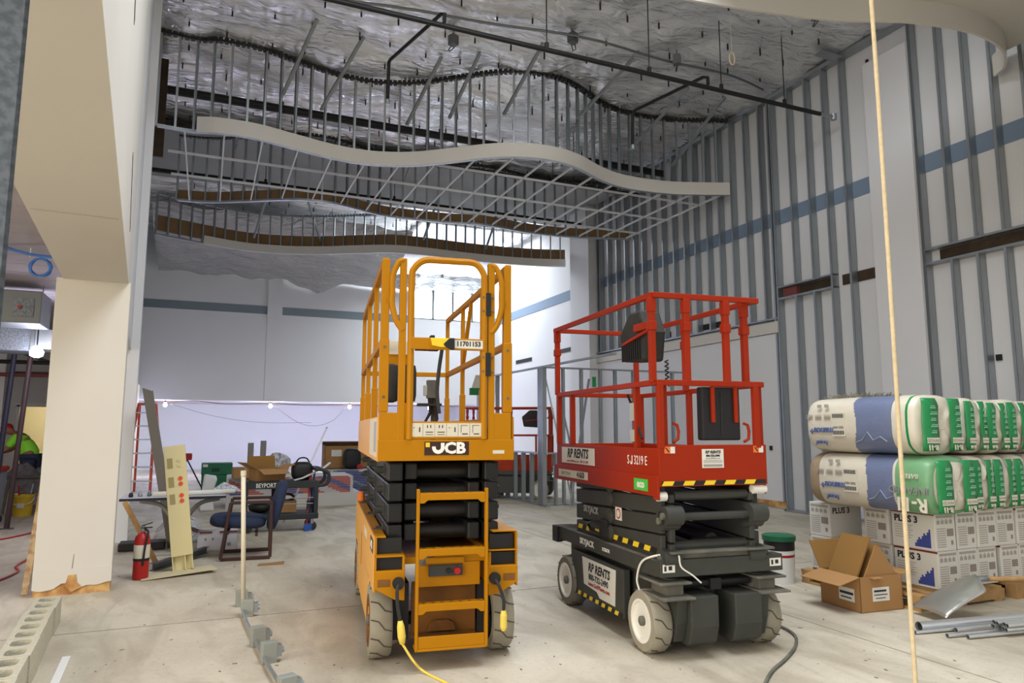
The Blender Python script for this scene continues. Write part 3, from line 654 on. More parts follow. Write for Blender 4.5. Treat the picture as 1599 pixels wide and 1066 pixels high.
jp('lift_cylinder', MB().cyl((.05, .5, .80), (.05, 2.0, 1.05), .06, 14), M['black_gloss'], bev=0)
# chassis
ch = jp('chassis', MB().bx(-.43, -.255, .0, 2.45, .665, .672).bx(-.43, -.42, .0, 2.45, .45, .775).bx(-.43, -.365, .02, 2.45, .768, .778).bx(-.265, -.25, .0, 2.4, .46, .66).bx(-.43, -.255, .0, .012, .655, .672).bx(-.43, -.25, 0, 2.45, .57, .578)
   .bx(.27, .455, .0, 2.45, .665, .672).bx(.445, .455, .0, 2.45, .45, .785).bx(.30, .455, .02, 2.45, .778, .786).bx(.27, .285, .0, 2.4, .46, .66).bx(.27, .455, 0, 2.45, .57, .578).bx(-.43, .455, 2.40, 2.45, .2, .78).bx(-.25, .27, .06, 2.4, .60, .64))
for s, x0, x1 in ((-1, -.43, -.25), (1, .27, .455)):
    out, inn = (x0, x1) if s < 0 else (x1, x0)
    poly = [(out, .575), (inn, .575), (inn, .40), (inn+(out-inn)*.35, .41), (out, .475)]
    p_ = jp('front_bumper', MB().prism(poly, 'y', -.006, .012)); cxm = x0+.055 if s < 0 else x1-.055
    jp('tie_down_slot', MB().bx(cxm-.038, cxm+.038, -.0075, -.004, .485, .53), M['jcb_dirty'], par=p_, bev=.01)
    cxs = -.255-.035 if s < 0 else .285+.02
    jp('socket', MB().lathe([(.036, -.03), (.036, .0)], (cxs, 0, .505), 16, 'y'), M['black'], par=p_, bev=0)
    mb = MB(); mb.bx(x0+.01, x1-.012, .03, 1.2, .580, .655); jp('fork_pocket', mb, M['black'], bev=0)
    mb = MB(); mb.bx(x0+.012, x1-.02, .03, .05, .675, .765); jp('inner_box', mb, M['black'], bev=0)
sd = jp('side_door', MB().bx(-.436, -.43, .42, 1.95, .14, .47).bx(-.436, -.43, .02, 2.45, .45, .775), M['jcb_lit_side']); 
jp('door_vent', MB().bx(-.4375, -.436, 1.35, 1.42, .38, .62), M['jcb'], par=sd, bev=0)
b2 = jp('side_badge', MB().bx(-.4385, -.436, .10, .34, .665, .745), M['print_dark'], par=sd, bev=0); jletter(b2, M['letter_white'], (-.4385, .305, .68), .05, .05, .015, **LEFT); txt('CB', .07, b2, M['letter_white'], (-.440, .185, .705), sx=1.1, bold=.003, **LEFT)
jp('side_sticker', MB().bx(-.4385, -.436, .75, 1.05, .66, .72), M['sign_cream'], par=sd, bev=0)
jp('beacon', MB().lathe([(.035, 0), (.03, .06), (.02, .08)], (-.40, 2.30, .778), 12), M['sticker_orange'], bev=0)
# middle controls and rear cavity
jp('control_panel', MB().bx(-.18, .225, .05, .07, .46, .60).bx(-.12, .12, .03, .06, .60, .635)); jp('panel_face', MB().bx(-.10, .11, .028, .052, .525, .59), M['sky_grey'], bev=0)
jp('stop_button', MB().lathe([(.02, -.02), (.024, -.004), (.01, 0)], (.075, .03, .555), 14, 'y'), M['red'], bev=0); jp('key_switch', MB().lathe([(.016, -.018), (.016, 0)], (.02, .03, .555), 12, 'y'), M['black'], bev=0)
jp('rear_cavity', MB().bx(-.18, .23, .22, .24, .12, .46), M['jcb_dirty'], bev=0); jp('cavity_floor', MB().bx(-.17, .22, .0, .24, .135, .15), M['jcb_dirty'], bev=0)
jp('bracket', MB().prism([(-.08, .16), (-.06, .21), (-.03, .225), (.05, .225), (.08, .21), (.10, .16)], 'y', .18, .22), M['jcb_dirty'])
jp('grey_strut', MB().bar((-.15, .04, .60), (-.03, .10, .68), .04, .03), M['sky_dust'])
# ladder
lad = jp('step_ladder', MB().bx(-.192, -.174, -.07, -.03, .115, 1.06).bx(.232, .25, -.07, -.03, .115, 1.06).bx(-.19, .25, -.07, .05, .115, .13))
for z in (1.005, .675, .355):
    r_ = jp('rung', MB().prism([(-.174, z+.025), (.232, z+.025), (.232, z-.03), (.205, z-.03), (.185, z-.012), (-.127, z-.012), (-.147, z-.03), (-.174, z-.03)], 'y', -.07, -.058).bx(-.174, .232, -.07, .0, z+.02, z+.03), par=lad)
    mb = MB()
    for i in range(7): mb.cyl((-.14+.056*i, -.035, z+.028), (-.14+.056*i, -.035, z+.034), .011, 8)
    mb.build('grip_stud', M['jcb_dirty'], r_)
jp('kick_plate', MB().bx(-.174, .232, -.066, -.058, .13, .20), par=lad)
for x, o_ in ((-.375, -1), (.392, 1)):
    wheel(J, (x, .30, .225), .225, .135, M['tyre_dust'], M['jcb_dirty'], o_); wheel(J, (x, 2.1, .225), .225, .135, M['tyre_dust'], M['jcb_dirty'], o_)
jp('axle', MB().cyl((-.32, .30, .225), (.33, .30, .225), .04, 10).bx(-.3, -.2, .2, .4, .12, .46).bx(.24, .32, .2, .4, .12, .46), M['black'], bev=0)
jp('charge_lead', MB().tube(spline([(-.29, -.02, .50), (-.30, -.05, .46), (-.295, -.06, .38), (-.28, -.06, .30)], 5), .011, 8), M['rubber'], bev=0)
jp('charge_lead', MB().tube(spline([(.305, -.02, .50), (.325, -.05, .46), (.35, -.06, .38), (.35, -.06, .31)], 5), .010, 8), M['rubber'], bev=0)
jp('yellow_plug', MB().lathe([(.012, 0), (.022, .02), (.022, .09), (.014, .12)], (.35, -.06, .20), 10), M['cord_yellow'], bev=0)
# extension cord trailing to the floor
m4 = J.matrix_basis if False else Matrix.Translation((1.40, 4.276, 0)) @ Matrix.Rotation(radians(-8.5), 4, 'Z')
c0 = m4 @ Vector((-.28, -.06, .30)); c1 = m4 @ Vector((-.265, -.07, .17))
ex = thing('extension_cord', 'yellow extension cord plugged into the yellow lift trailing to floor', 'cord', (c0.x, c0.y, 0))
rel = lambda p: Vector(p)-Vector((c0.x, c0.y, 0))
MB().tube([rel(c0), rel(c0*.75+c1*.25), rel(c0*.3+c1*.7), rel(c1)], [.014, .022, .024, .015], 10).build('connector', M['cord_yellow'], ex, smooth=True)
g1 = G(665, 1050, .01); g2 = G(720, 1080, .01); g3 = G(800, 1150, .01)
MB().tube(spline([rel(c1), rel(c1.lerp(g1, .5)-Vector((0, 0, .02))), rel(g1), rel(g2), rel(g3)], 8), .0075, 8).build('cable', M['cord_yellow'], ex, smooth=True)

# ------------------------------------------------------------------ red and grey lift
def red_lift(label, loc, rot, dz=0.0, detail=True):
    t = thing('scissor_lift', label, 'scissor lift', loc, rot, 'scissor lifts'); R_ = M['sky_red']; D_ = M['sky_grey']
    def p(name, mb, m_=R_, par=t, bev=.004, **k): return mb.build(name, m_, par, bevel=bev, **k)
    z = lambda q: q-dz
    p('platform_deck', MB().bx(-.39, .39, 0, 1.77, z(1.06), z(1.10)))
    p('front_toe_board', MB().bx(-.40, .40, -.015, .0, z(1.062), z(1.322)))
    lt = p('side_toe_board', MB().bx(-.40, -.388, .0, 1.77, z(1.12), z(1.30)).bx(-.415, -.388, -.0, 1.80, z(1.0), z(1.125)).bx(-.418, -.40, -.02, .04, z(.98), z(1.13)))
    p('side_toe_board', MB().bx(.388, .40, .0, 1.77, z(1.0), z(1.30))); p('rear_toe_board', MB().bx(-.40, .40, 1.77, 1.782, z(1.06), z(1.30)))
    # guard rails
    w = .036
    for (a, b_) in (((-.40, -.0, 1.72), (.40, 0, 1.72)), ((-.40, 0, 1.72), (-.40, 1.72, 1.72)), ((.40, 0, 1.72), (.40, 1.72, 1.72)), ((-.40, 1.72, 1.72), (.40, 1.72, 1.72)),
                    ((-.41, 0, 2.29), (.39, 0, 2.29)), ((-.41, 0, 2.29), (-.41, 1.78, 2.29)), ((.37, 0, 2.29), (.37, 1.78, 2.29)), ((-.41, 1.78, 2.29), (.37, 1.78, 2.29))):
        p('rail', MB().bar((a[0], a[1], z(a[2])), (b_[0], b_[1], z(b_[2])), w, w))
    for (x, y) in ((-.41, .02), (-.17, 0), (.13, 0), (.31, .05), (-.405, 1.74), (.36, 1.74), (.36, .9)):
        o = p('upper_post', MB().bar((x, y, z(1.72)), (x, y, z(2.28)), .04, .04)); p('collar', MB().bar((x, y, z(2.06)), (x, y, z(2.12)), .054, .054), par=o); p('collar', MB().bar((x, y, z(2.18)), (x, y, z(2.27)), .05, .05), par=o)
    for (x, y) in ((-.375, .0), (-.33, .04), (.34, 0), (.375, .02), (-.385, .30), (-.39, 1.44), (-.40, 1.72), (.385, .9), (.39, 1.72)):
        p('lower_post', MB().bar((x, y, z(1.30)), (x, y, z(1.72)), .04, .04))
    for x in (-.28, .25): p('lug', MB().tube([(x+.025*cos(a), .01, z(1.40)+.055*sin(a)) for a in [pi/2-k*pi/8 for k in range(9)]]if False else [(x, .01, z(1.34)), (x+.035, .01, z(1.36)), (x+.04, .01, z(1.41)), (x+.03, .01, z(1.45)), (x, .01, z(1.46))], .010, 6), bev=0)
    # document box behind front rail
    db = p('document_box', MB().bx(-.055, .235, .02, .09, z(1.35), z(1.70)), M['black'], bev=.012)
    for x in (.02, .195): p('box_strap', MB().bx(x-.012, x+.012, -.002, .02, z(1.465), z(1.72)), par=db)
    p('box_rib', MB().bx(.085, .092, .014, .02, z(1.39), z(1.66)), M['rubber'], par=db, bev=0)
    # control box on the left rail
    cb = p('control_box', MB().prism([(.24, z(1.88)), (.56, z(1.90)), (.60, z(2.10)), (.44, z(2.24)), (.28, z(2.24)), (.20, z(2.08))], 'x', -.36, -.20), M['rubber'], bev=.02)
    mb = MB()
    for k in range(9): mb.bx(-.372, -.355, .27+k*.032, .285+k*.032, z(1.90), z(2.04))
    mb.build('grille_fin', M['black'], cb)
    p('bracket', MB().bar((-.40, .02, z(2.08)), (-.37, .52, z(2.02)), .02, .02).bx(-.41, -.38, .10, .28, z(2.08), z(2.13)), par=cb)
    p('coil_cord', MB().tube([(-.25+.012*cos(k*1.3), .12+.012*sin(k*1.3), z(1.88)-k*.006) for k in range(30)], .005, 5), M['black'], bev=0)
    # scissor arms
    zs = [(.60, .70), (.71, .825), (.835, .945), (.955, 1.01)]
    low = dz*.9
    for i, (a, b_) in enumerate(zs):
        sc = 1-low/.45; a = .6+(a-.6)*sc; b_ = .6+(b_-.6)*sc; tl = .055*sc
        for s in (-1, 1):
            x0, x1 = sorted((s*.365, s*.325)); poly = [(.05, a+tl), (.05, b_+tl), (1.44, b_-.005), (1.44, a)]
            am = p('scissor_arm', MB().prism(poly, 'x', x0, x1), D_, bev=.008)
            x0, x1 = sorted((s*.315, s*.275)); poly = [(.02, a), (.02, b_), (1.44, b_+tl), (1.44, a+tl)]
            p('inner_arm', MB().prism(poly, 'x', x0, x1), D_, bev=.008)
            if detail:
                p('pivot_boss', MB().lathe([(.055, s*.36), (.055, s*.375), (.03, s*.39)], (0, .78, (a+b_)/2+tl*.5), 16, 'x'), D_, par=am, bev=0)
                if i < 3:
                    zz = (b_+tl if i % 2 else a+tl*.2)
                    p('arm_lug', MB().lathe([(.062, s*.25), (.062, s*.37)], (0, .05 if i != 1 else -.0, zz), 18, 'x'), D_, par=am, bev=0, auto=40)
                    p('lug_pin', MB().lathe([(.022, s*.37), (.022, s*.385)], (0, .05 if i != 1 else -.0, zz), 10, 'x'), M['sky_dust'], par=am, bev=0)
    p('cross_tube', MB().cyl((-.27, .02, .6+.27*(1-low/.45)), (.27, .02, .6+.27*(1-low/.45)), .026, 12), D_, bev=0); p('cross_tube', MB().cyl((-.27, .05, .6+.40*(1-low/.45)), (.27, .05, .6+.40*(1-low/.45)), .03, 12), D_, bev=0); p('cross_tube', MB().cyl((-.27, .08, .68), (.27, .08, .68), .035, 12), D_, bev=0)
    p('lift_cylinder', MB().cyl((.05, .12, .70), (.05, 1.2, .74), .05, 14).bx(-.1, .12, .06, .14, .63, .72), M['black'], bev=.01)
    # chassis
    cx = .05
    p('chassis_frame', MB().bx(cx-.45, cx-.37, .06, 1.84, .50, .60).bx(cx+.37, cx+.45, .06, 1.84, .50, .60).bx(cx-.45, cx+.45, .0, .10, .505, .61).bx(cx-.45, cx+.45, 1.72, 1.84, .48, .60).bx(cx-.37, cx+.37, .1, 1.75, .54, .575).bx(cx-.36, cx+.36, .2, 1.7, .12, .50), D_)
    p('frame_top', MB().bx(cx-.45, cx-.30, .05, 1.84, .60, .604), M['sky_dust'], bev=0)
    p('top_plate', MB().bx(cx-.38, cx+.38, -.02, .16, .645, .66).bx(cx-.36, cx+.36, .02, .12, .61, .645), M['sky_dust'])
    p('slider_rail', MB().bx(cx-.40, cx-.34, .15, 1.2, .604, .645), D_)
    p('end_stop', MB().bx(cx-.47, cx-.42, 1.74, 1.86, .47, .60), M['black'])
    sk = p('side_cover', MB().bx(cx-.45, cx-.40, .52, 1.46, .13, .46), D_); p('side_cover', MB().bx(cx+.40, cx+.45, .52, 1.46, .13, .46), D_)
    # steering forks, pods
    for s in (-1, 1):
        xo = cx+s*.34
        p('steer_fork', MB().bx(*sorted((cx+s*.46, cx+s*.24)), -.02, .28, .46, .475).bx(*sorted((cx+s*.46, cx+s*.24)), -.06, .20, .375, .39).cyl((cx+s*.32, .12, .38), (cx+s*.32, .12, .48), .05, 12).bx(*sorted((cx+s*.40, cx+s*.28)), .02, .22, .39, .46), M['sky_dust'])
        x0, x1 = sorted((cx+s*.06, cx+s*.26))
        mtr = p('motor_guard', MB().prism([(-.03, .385), (.20, .385), (.20, .085), (.04, .075), (-.0, .10), (-.03, .20)], 'x', x0, x1), D_, bev=.01)
        p('guard_arm', MB().prism([(.0, .375), (.2, .375), (.2, .1), (.06, .1), (.02, .22)], 'x', *sorted((cx+s*.26, cx+s*.335))), D_)
        p('guard_bolt', MB().cyl((x0+.04, -.012, .19), (x0+.04, 0, .19), .01, 8).cyl((x1-.04, -.012, .19), (x1-.04, 0, .19), .01, 8), M['letter_grey'], par=mtr, bev=0)
        wheel(t, (cx+s*.405, .24, .195), .195, .13, M['tyre_dust'], M['rim_white'], s, ng=11)
        wheel(t, (cx+s*.405, 1.56, .195), .195, .13, mat('tyre_worn', srgb(120, 114, 104), .9), M['rim_white'], s, ng=11)
    p('tie_rod', MB().cyl((cx-.25, .10, .44), (cx+.25, .10, .44), .025, 10).bx(cx-.06, cx+.02, .06, .14, .40, .47), M['black'], bev=0)
    if not detail: return t
    # lettering and stickers
    st = p('side_sign', MB().bx(-.4025, -.40, .98, 1.66, 1.145, 1.275), M['sign_white'], bev=0)
    txt('RP RENTS', .10, st, M['print_dark'], (-.4035, 1.315, 1.225), sx=1.0, bold=.003, shear=.2, **LEFT); txt('www.GoRPRents.com   800-732-2490', .026, st, M['letter_red'], (-.4035, 1.32, 1.165), sx=1.1, **LEFT)
    txt('S', .085, t, M['letter_white'], (-.402, .408, 1.215), sx=.8, **LEFT); jletter(t, M['letter_white'], (-.4005, .380, 1.186), .032, .060, .010, **LEFT); txt('3219 E', .085, t, M['letter_white'], (-.402, .232, 1.215), sx=.80, **LEFT)
    s2 = p('fleet_sticker', MB().bx(-.4175, -.415, 1.08, 1.70, 1.03, 1.09), M['sign_cream'], bev=0); txt('41633', .06, s2, M['print_dark'], (-.4185, 1.22, 1.06), bold=.002, **LEFT); txt('BATT TRAY', .04, s2, M['print_grey'], (-.4185, 1.53, 1.06), **LEFT)
    s3 = p('eco_sticker', MB().bx(-.4175, -.415, .11, .30, 1.025, 1.10), M['eco_green'], bev=.0); txt('eco', .07, s3, M['sign_white'], (-.4185, .205, 1.066), bold=.003, **LEFT)
    s4 = p('front_sign', MB().bx(-.09, .07, -.0175, -.015, 1.175, 1.295), M['sign_white'], bev=0)
    txt('RP RENTS', .026, s4, M['print_dark'], (-.01, -.0185, 1.275), bold=.001, shear=.2, **FRONT); txt('800-732-2490', .018, s4, M['print_dark'], (-.01, -.0185, 1.252), bold=.0008, **FRONT); txt('www.GoRPRents.com', .012, s4, M['print_grey'], (-.01, -.0185, 1.236), **FRONT)
    mb = MB()
    for i in range(3): mb.bx(-.08, .06, -.0182, -.0175, 1.222-.007*i, 1.2245-.007*i)
    for i in range(12): mb.bx(-.08+.0117*i, -.071+.0117*i, -.0182, -.0175, 1.182, 1.198)
    mb.build('small_print', M['print_grey'], s4)
    for x in (-.36, .30):
        q = p('warning_sticker', MB().bx(x, x+.04, -.0175, -.015, 1.27, 1.312), M['sticker_orange'], bev=0); MB().prism([(x+.005, 1.305), (x+.015, 1.305), (x+.035, 1.28), (x+.028, 1.275)], 'y', -.0182, -.0175).build('hand_symbol', M['print_dark'], q); p('warning_text', MB().bx(x+.042, x+.075, -.0175, -.015, 1.27, 1.312), M['sign_white'], bev=0)
    hazard(t, (-.385, -.0155, 1.068), (.37, -.0155, 1.068), .028, 5, 'x')
    txt('SKYJACK', .07, t, M['letter_grey'], (-.368, 1.14, .80), sx=1.0, bold=.002, **LEFT)
    txt('SKYJACK', .062, t, M['letter_white'], (cx-.452, 1.15, .55), sx=1.1, bold=.002, **LEFT); txt('SCISSOR', .034, t, M['letter_white'], (cx-.452, .80, .548), bold=.001, **LEFT)
    q = p('warning_tag', MB().bx(-.368, -.365, .60, .70, .78, .87), M['sign_white'], bev=0); MB().lathe([(.036, -.3695), (.036, -.368)], (0, .65, .825), 16, 'x').build('prohibition_ring', M['red'], q); MB().lathe([(.026, -.3705), (.026, -.369)], (0, .65, .825), 16, 'x').build('ring_centre', M['sign_white'], q)
    hazard(t, (-.3665, 1.40, .635), (-.3665, .12, .675), .035, 8, 'y')
    hazard(t, (cx-.4515, 1.45, .135), (cx-.4515, .56, .135), .03, 8, 'y')
    s5 = p('rental_sign', MB().prism([(1.24, .435), (.64, .435), (.66, .185), (.92, .185), (.97, .22), (1.21, .235)], 'x', cx-.453, cx-.45), M['sign_white'], bev=0)
    X5 = cx-.4545
    txt('RP RENTS', .088, s5, M['print_dark'], (X5, .93, .375), bold=.003, shear=.2, **LEFT); txt('800-732-2490', .062, s5, M['print_dark'], (X5, .94, .305), bold=.0015, **LEFT); txt('www.GoRPRents.com', .042, s5, M['letter_red'], (X5, .93, .255), bold=.001, **LEFT)
    for x in (-.385, .40): q = p('load_sticker', MB().bx(x, x+.085, -.0025, .0, .535, .585), M['sign_white'], bev=0); MB().bx(x+.01, x+.025, -.0035, -.0025, .545, .575).bx(x+.04, x+.065, -.0035, -.0025, .55, .575).build('load_symbol', M['print_dark'], q)
    p('gate_hinge', MB().bx(-.41, -.405, .30, .36, 1.48, 1.60), M['letter_grey'], bev=0); p('gate_hinge', MB().bx(-.41, -.405, .30, .36, 1.34, 1.42), M['letter_grey'], bev=0)
    p('gate_strut', MB().tube([(-.36, .34, 1.34), (-.36, .36, 1.66)], .014, 8), M['rim_white'], bev=0); p('gate_hose', MB().tube(spline([(-.37, .46, 1.66), (-.38, .36, 1.55), (-.38, .24, 1.36)], 5), .010, 6), M['black'], bev=0)
    p('white_cable', MB().tube(spline([(-.30, -.0, .65), (-.405, .1, .62), (-.42, .22, .56), (-.42, .28, .45), (-.41, .27, .38)], 6), .007, 6), M['rim_white'], bev=0)
    p('white_cable', MB().tube(spline([(-.28, -.02, .64), (-.27, -.03, .57), (-.20, -.04, .52), (-.14, -.04, .47)], 6), .005, 6), M['rim_white'], bev=0)
    p('hydraulic_valve', MB().bx(-.40, -.36, .78, .92, .64, .76).tube([(-.39, .85, .72), (-.42, 1.0, .73), (-.40, 1.12, .70), (-.41, 1.05, .66), (-.40, .9, .65)], .012, 6), M['black'], bev=.004)
    p('roller_pad', MB().cyl((-.40, .02, 1.0), (-.34, .02, 1.0), .03, 12), M['rim_white'], bev=0); p('roller_pad', MB().cyl((.30, .02, 1.03), (.40, .02, 1.03), .03, 12), M['rim_white'], bev=0)
    return t
red_lift('red and dark grey scissor lift with folded arms in the foreground', (3.038, 3.758, 0), radians(-6))
# ================================================================== goods stacked on the right
dm('bag_white', srgb(214, 206, 188), .35, var=.25, vscale=5, col2=srgb(196, 188, 170), bump=.25, bscale=9, bdist=.03)
dm('bag_blue', srgb(112, 122, 150), .38, var=.4, vscale=3, col2=srgb(92, 106, 142), bump=.25, bscale=9, bdist=.03)
dm('bag_green', srgb(22, 134, 72), .38, var=.25, vscale=6, col2=srgb(16, 104, 56), bump=.25, bscale=9, bdist=.03)
dm('bag_pale_green', srgb(112, 160, 116), .4, bump=.25, bscale=9, bdist=.03)
dm('bag_brown', srgb(160, 138, 112), .8, var=.4, vscale=14, col2=srgb(140, 118, 94))
dm('bag_print', srgb(92, 104, 148), .6)
dm('fuzz', srgb(126, 120, 104), .95)
def bag_mesh(seed, L_, w, h, style):
    """long film-wrapped bundle, axis along +y from its printed end at y=0"""
    na, nl = 48, 110; vs = []; fs = []; mi = []
    for j in range(nl+1):
        t = j/nl; y = L_*t
        e = min(1, (min(y, L_-y)/.09)); rr = .80+.20*sqrt(max(0, 1-(1-e)**2)) if e < 1 else 1.0
        for i in range(na):
            a = 2*pi*i/na; ca, sa = cos(a), sin(a); n_ = 3.2
            sx_ = math.copysign(abs(ca)**(2/n_), ca); sz_ = math.copysign(abs(sa)**(2/n_), sa)
            wob = 1+.02*noise.noise(Vector((ca*1.5+seed, sa*1.5, y*2.0)))+.012*noise.noise(Vector((ca*5+seed, sa*5, y*5)))
            vs.append((w/2*sx_*rr*wob, y, h/2+h/2*sz_*rr*wob))
    for j in range(nl):
        for i in range(na):
            fs.append((j*na+i, (j+1)*na+i, (j+1)*na+(i+1) % na, j*na+(i+1) % na))
            y = L_*(j+.5)/nl; a = 2*pi*(i+.5)/na; z = sin(a)
            if style == 'full':      # lower: pale green printed drum, blue band, cream
                b0 = .58+.045*(1-abs(z)) ; k = 0
                if .03 < y < .17 and style: k = 0
                if y < .30: k = 3
                elif .32 < y < .62-.06*(1-abs(z)): k = 1
                elif y > L_-.14: k = 4
            elif style == 'top':
                k = 0
                if .065 < y < .085: k = 2
                elif .20 < y < .62-.07*(1-abs(z)): k = 1
            else: k = 0
            mi.append(k)
    base = len(vs)
    # dimpled printed ends built as rings
    for end in (0, 1):
        prev = [(end*nl)*na+i for i in range(na)]; y0 = L_*end
        for r, dy in ((.72, -.028), (.45, -.040), (.2, -.034)):
            st = len(vs)
            for i in range(na):
                vx, vy, vz = vs[(end*nl)*na+i]; q = r/.9
                yy = y0+(dy if end == 0 else -dy)+.02*noise.noise(Vector((vx*9+seed, vz*5, end)))
                vs.append((vx*q, yy, h/2+(vz-h/2)*q))
            for i in range(na):
                f = (prev[i], prev[(i+1) % na], st+(i+1) % na, st+i); fs.append(f if end == 0 else f[::-1])
                mi.append(0)
            prev = list(range(st, st+na))
        fs.append(tuple(prev) if end == 0 else tuple(prev[::-1])); mi.append(0)
    mb = MB(); mb.v = vs; mb.f = fs; mb.mi = mi
    me = mb.mesh('bag_film', [M['bag_white'], M['bag_blue'], M['bag_green'], M['bag_pale_green'], M['bag_brown']], True)
    return me
UP180 = dict(xd=(-1, 0, 0), yd=(0, 0, -1)); LEFT180 = dict(xd=(0, 1, 0), yd=(0, 0, -1))
def end_panel(par, xa, xb, h, w, name, seed, right_rot=False):
    """green printed strip on the bag end, gently bowed with its own wrinkles"""
    n = 14; vs = []; fs = []
    zt, zb = h*.93, h*.07
    def yy(x, z): 
        rx = abs(x)/(w/2); rz = abs(z-h/2)/(h/2); q = max(rx, rz); return -.052+.045*max(0, (q-.6)/.4)**1.5
    for j in range(n+1):
        z = zb+(zt-zb)*j/n; wv = .012*noise.noise(Vector((seed, z*6, 0)))
        for x in (xa+wv, (xa+xb)/2+wv, xb+wv*1.4): vs.append((x, yy(x, z)-.004, z))
    for j in range(n):
        for i in range(2): a = j*3+i; fs.append((a, a+1, a+4, a+3))
    mb = MB().add(vs, fs); o = mb.build(name, M['bag_green'], par, smooth=True)
    m_ = o.modifiers.new('thick', 'SOLIDIFY'); m_.thickness = .004
    xc = (xa+xb)/2; wd = xb-xa; pm = M['sign_cream']
    pl = MB().bx(xc-wd*.42, xc+wd*.42, -.064, -.060, h*.20, h*.29); pl.build('label_strip', pm, o)
    txt('UNFACED', wd*.20, o, M['print_grey'], (xc, -.0645, h*.245), **UP180)
    txt('R-11', wd*.36, o, pm, (xc, -.058, h*.135), bold=.002, ex=.003, **UP180)
    mb = MB()
    for k in range(5):
        z = h*(.36+.10*k); ww = wd*(.38 if k % 2 else .28); mb.bx(xc-ww*.2, xc+ww, -.0635, -.058, z, z+h*.022).bx(xc-.0, xc+ww, -.0635, -.058, z+h*.032, z+h*.048)
    mb.build('small_print', mat('print_pale_green', srgb(120, 190, 150), .6), o)
    return o
def bag(label, x, y, z, w, h, L_, seed, style, rot=0.0, side=False):
    t = thing('insulation_bundle', label, 'insulation bundle', (x, y, z), rot, 'bagged insulation bundles')
    f = bpy.data.objects.new('bag_film', bag_mesh(seed, L_, w, h, style)); COL.objects.link(f); f.parent = t
    end_panel(t, -w*.42, -w*.12, h, w, 'green_label', seed); end_panel(t, w*.13, w*.40, h, w, 'green_label', seed+3)
    if side:
        X = -w/2-.006
        lb = MB().bx(X-.003, X+.006, .66, .80, h*.30, h*.72).build('barcode_label', M['sign_cream'], t)
        mb = MB()
        for k in range(14): mb.bx(X-.0045, X-.003, .672+.0088*k, .677+.0088*k, h*.63, h*.70).bx(X-.0045, X-.003, .672+.0088*k, .677+.0088*k, h*.33, h*.40)
        mb.build('barcode', M['print_dark'], lb)
        txt('5001405', .032, lb, M['print_dark'], (X-.004, .73, h*.46), **LEFT180)
        txt('mance+', .085, t, M['bag_print'], (X-.002, .92, h*.40), bold=.002, ex=.004, **LEFT180); txt('knauf', .060, t, M['bag_print'], (X+.004, .93, h*.18), ex=.006, **LEFT180)
        mb = MB()
        for i in range(3):
            for j in range(3): mb.bx(X-.002, X+.005, .82+.10*i, .89+.10*i, h*(.62+.03*j), h*(.63+.03*j))
        mb.bx(X+.002, X+.012, .84, .88, h*.82, h*.88).bx(X+.002, X+.012, .92, .96, h*.82, h*.88); mb.build('small_print', M['print_mid'], t)
        mb = MB(); mb.tube([(X+.012, .56, h*.20), (X+.006, .50, h*.24), (X+.004, .44, h*.38), (X+.008, .39, h*.24), (X+.010, .32, h*.30), (X+.012, .26, h*.22)], .004, 5)
        mb.build('mountain_outline', mat('print_ice', srgb(150, 158, 180), .6), t)
    return t
bag('top left bag of insulation with blue print and two green end strips', 5.43, 3.92, 1.215, .55, .49, 1.12, 1, 'top', 0, True)
lo = bag('lower left bag of insulation sagging over white cartons, torn end', 5.43, 3.84, .745, .52, .468, 1.22, 2, 'full', 0, True)
X_ = -.268
txt('UNFACED', .085, lo, M['print_grey'], (X_, .16, .20), **LEFT180, ex=.004); txt('R-11', .15, lo, M['sign_cream'], (X_+.012, .17, .09), **LEFT180, ex=.004, bold=.003); txt('BATEX', .05, lo, M['sign_cream'], (X_, .16, .31), **LEFT180, ex=.004)
for i in range(5):
    bag(('second bag in the top insulation row from the left', 'third bag in the top insulation row from the left', 'fourth bag in the top insulation row from the left', 'fifth bag in the top insulation row from the left', 'rightmost bag in the top insulation row')[i], 5.925+.305*i, 3.98+.02*i, 1.215, .30, .475-.01*(i % 2), 1.28, 10+i, 'plain', 0)
    bag(('second bag in the lower insulation row from the left', 'third bag in the lower insulation row from the left', 'fourth bag in the lower insulation row from the left', 'fifth bag in the lower insulation row from the left', 'rightmost bag in the lower insulation row')[i], 5.865+.305*i, 3.92+.02*i, .745, .30, .46, 1.3, 20+i, 'plain', 0)
# loose fibres on top of the bag
mb = MB(); rr = random.Random(3)
for k in range(260):
    x = 5.45+rr.uniform(-.12, .12); y = 4.62+rr.uniform(-.32, .36); z = 1.705+.03*rr.random()*max(0, 1-abs(y-4.7)/.5)
    mb.bar((x, y, z-.012), (x+rr.uniform(-.04, .04), y+rr.uniform(-.06, .06), z+rr.uniform(0, .03)), .004, .004)
o = mb.build('loose_fibre', M['fuzz']); tag(o, 'tuft of loose grey fibre lying on the top left bag', 'fibre', kind='stuff')
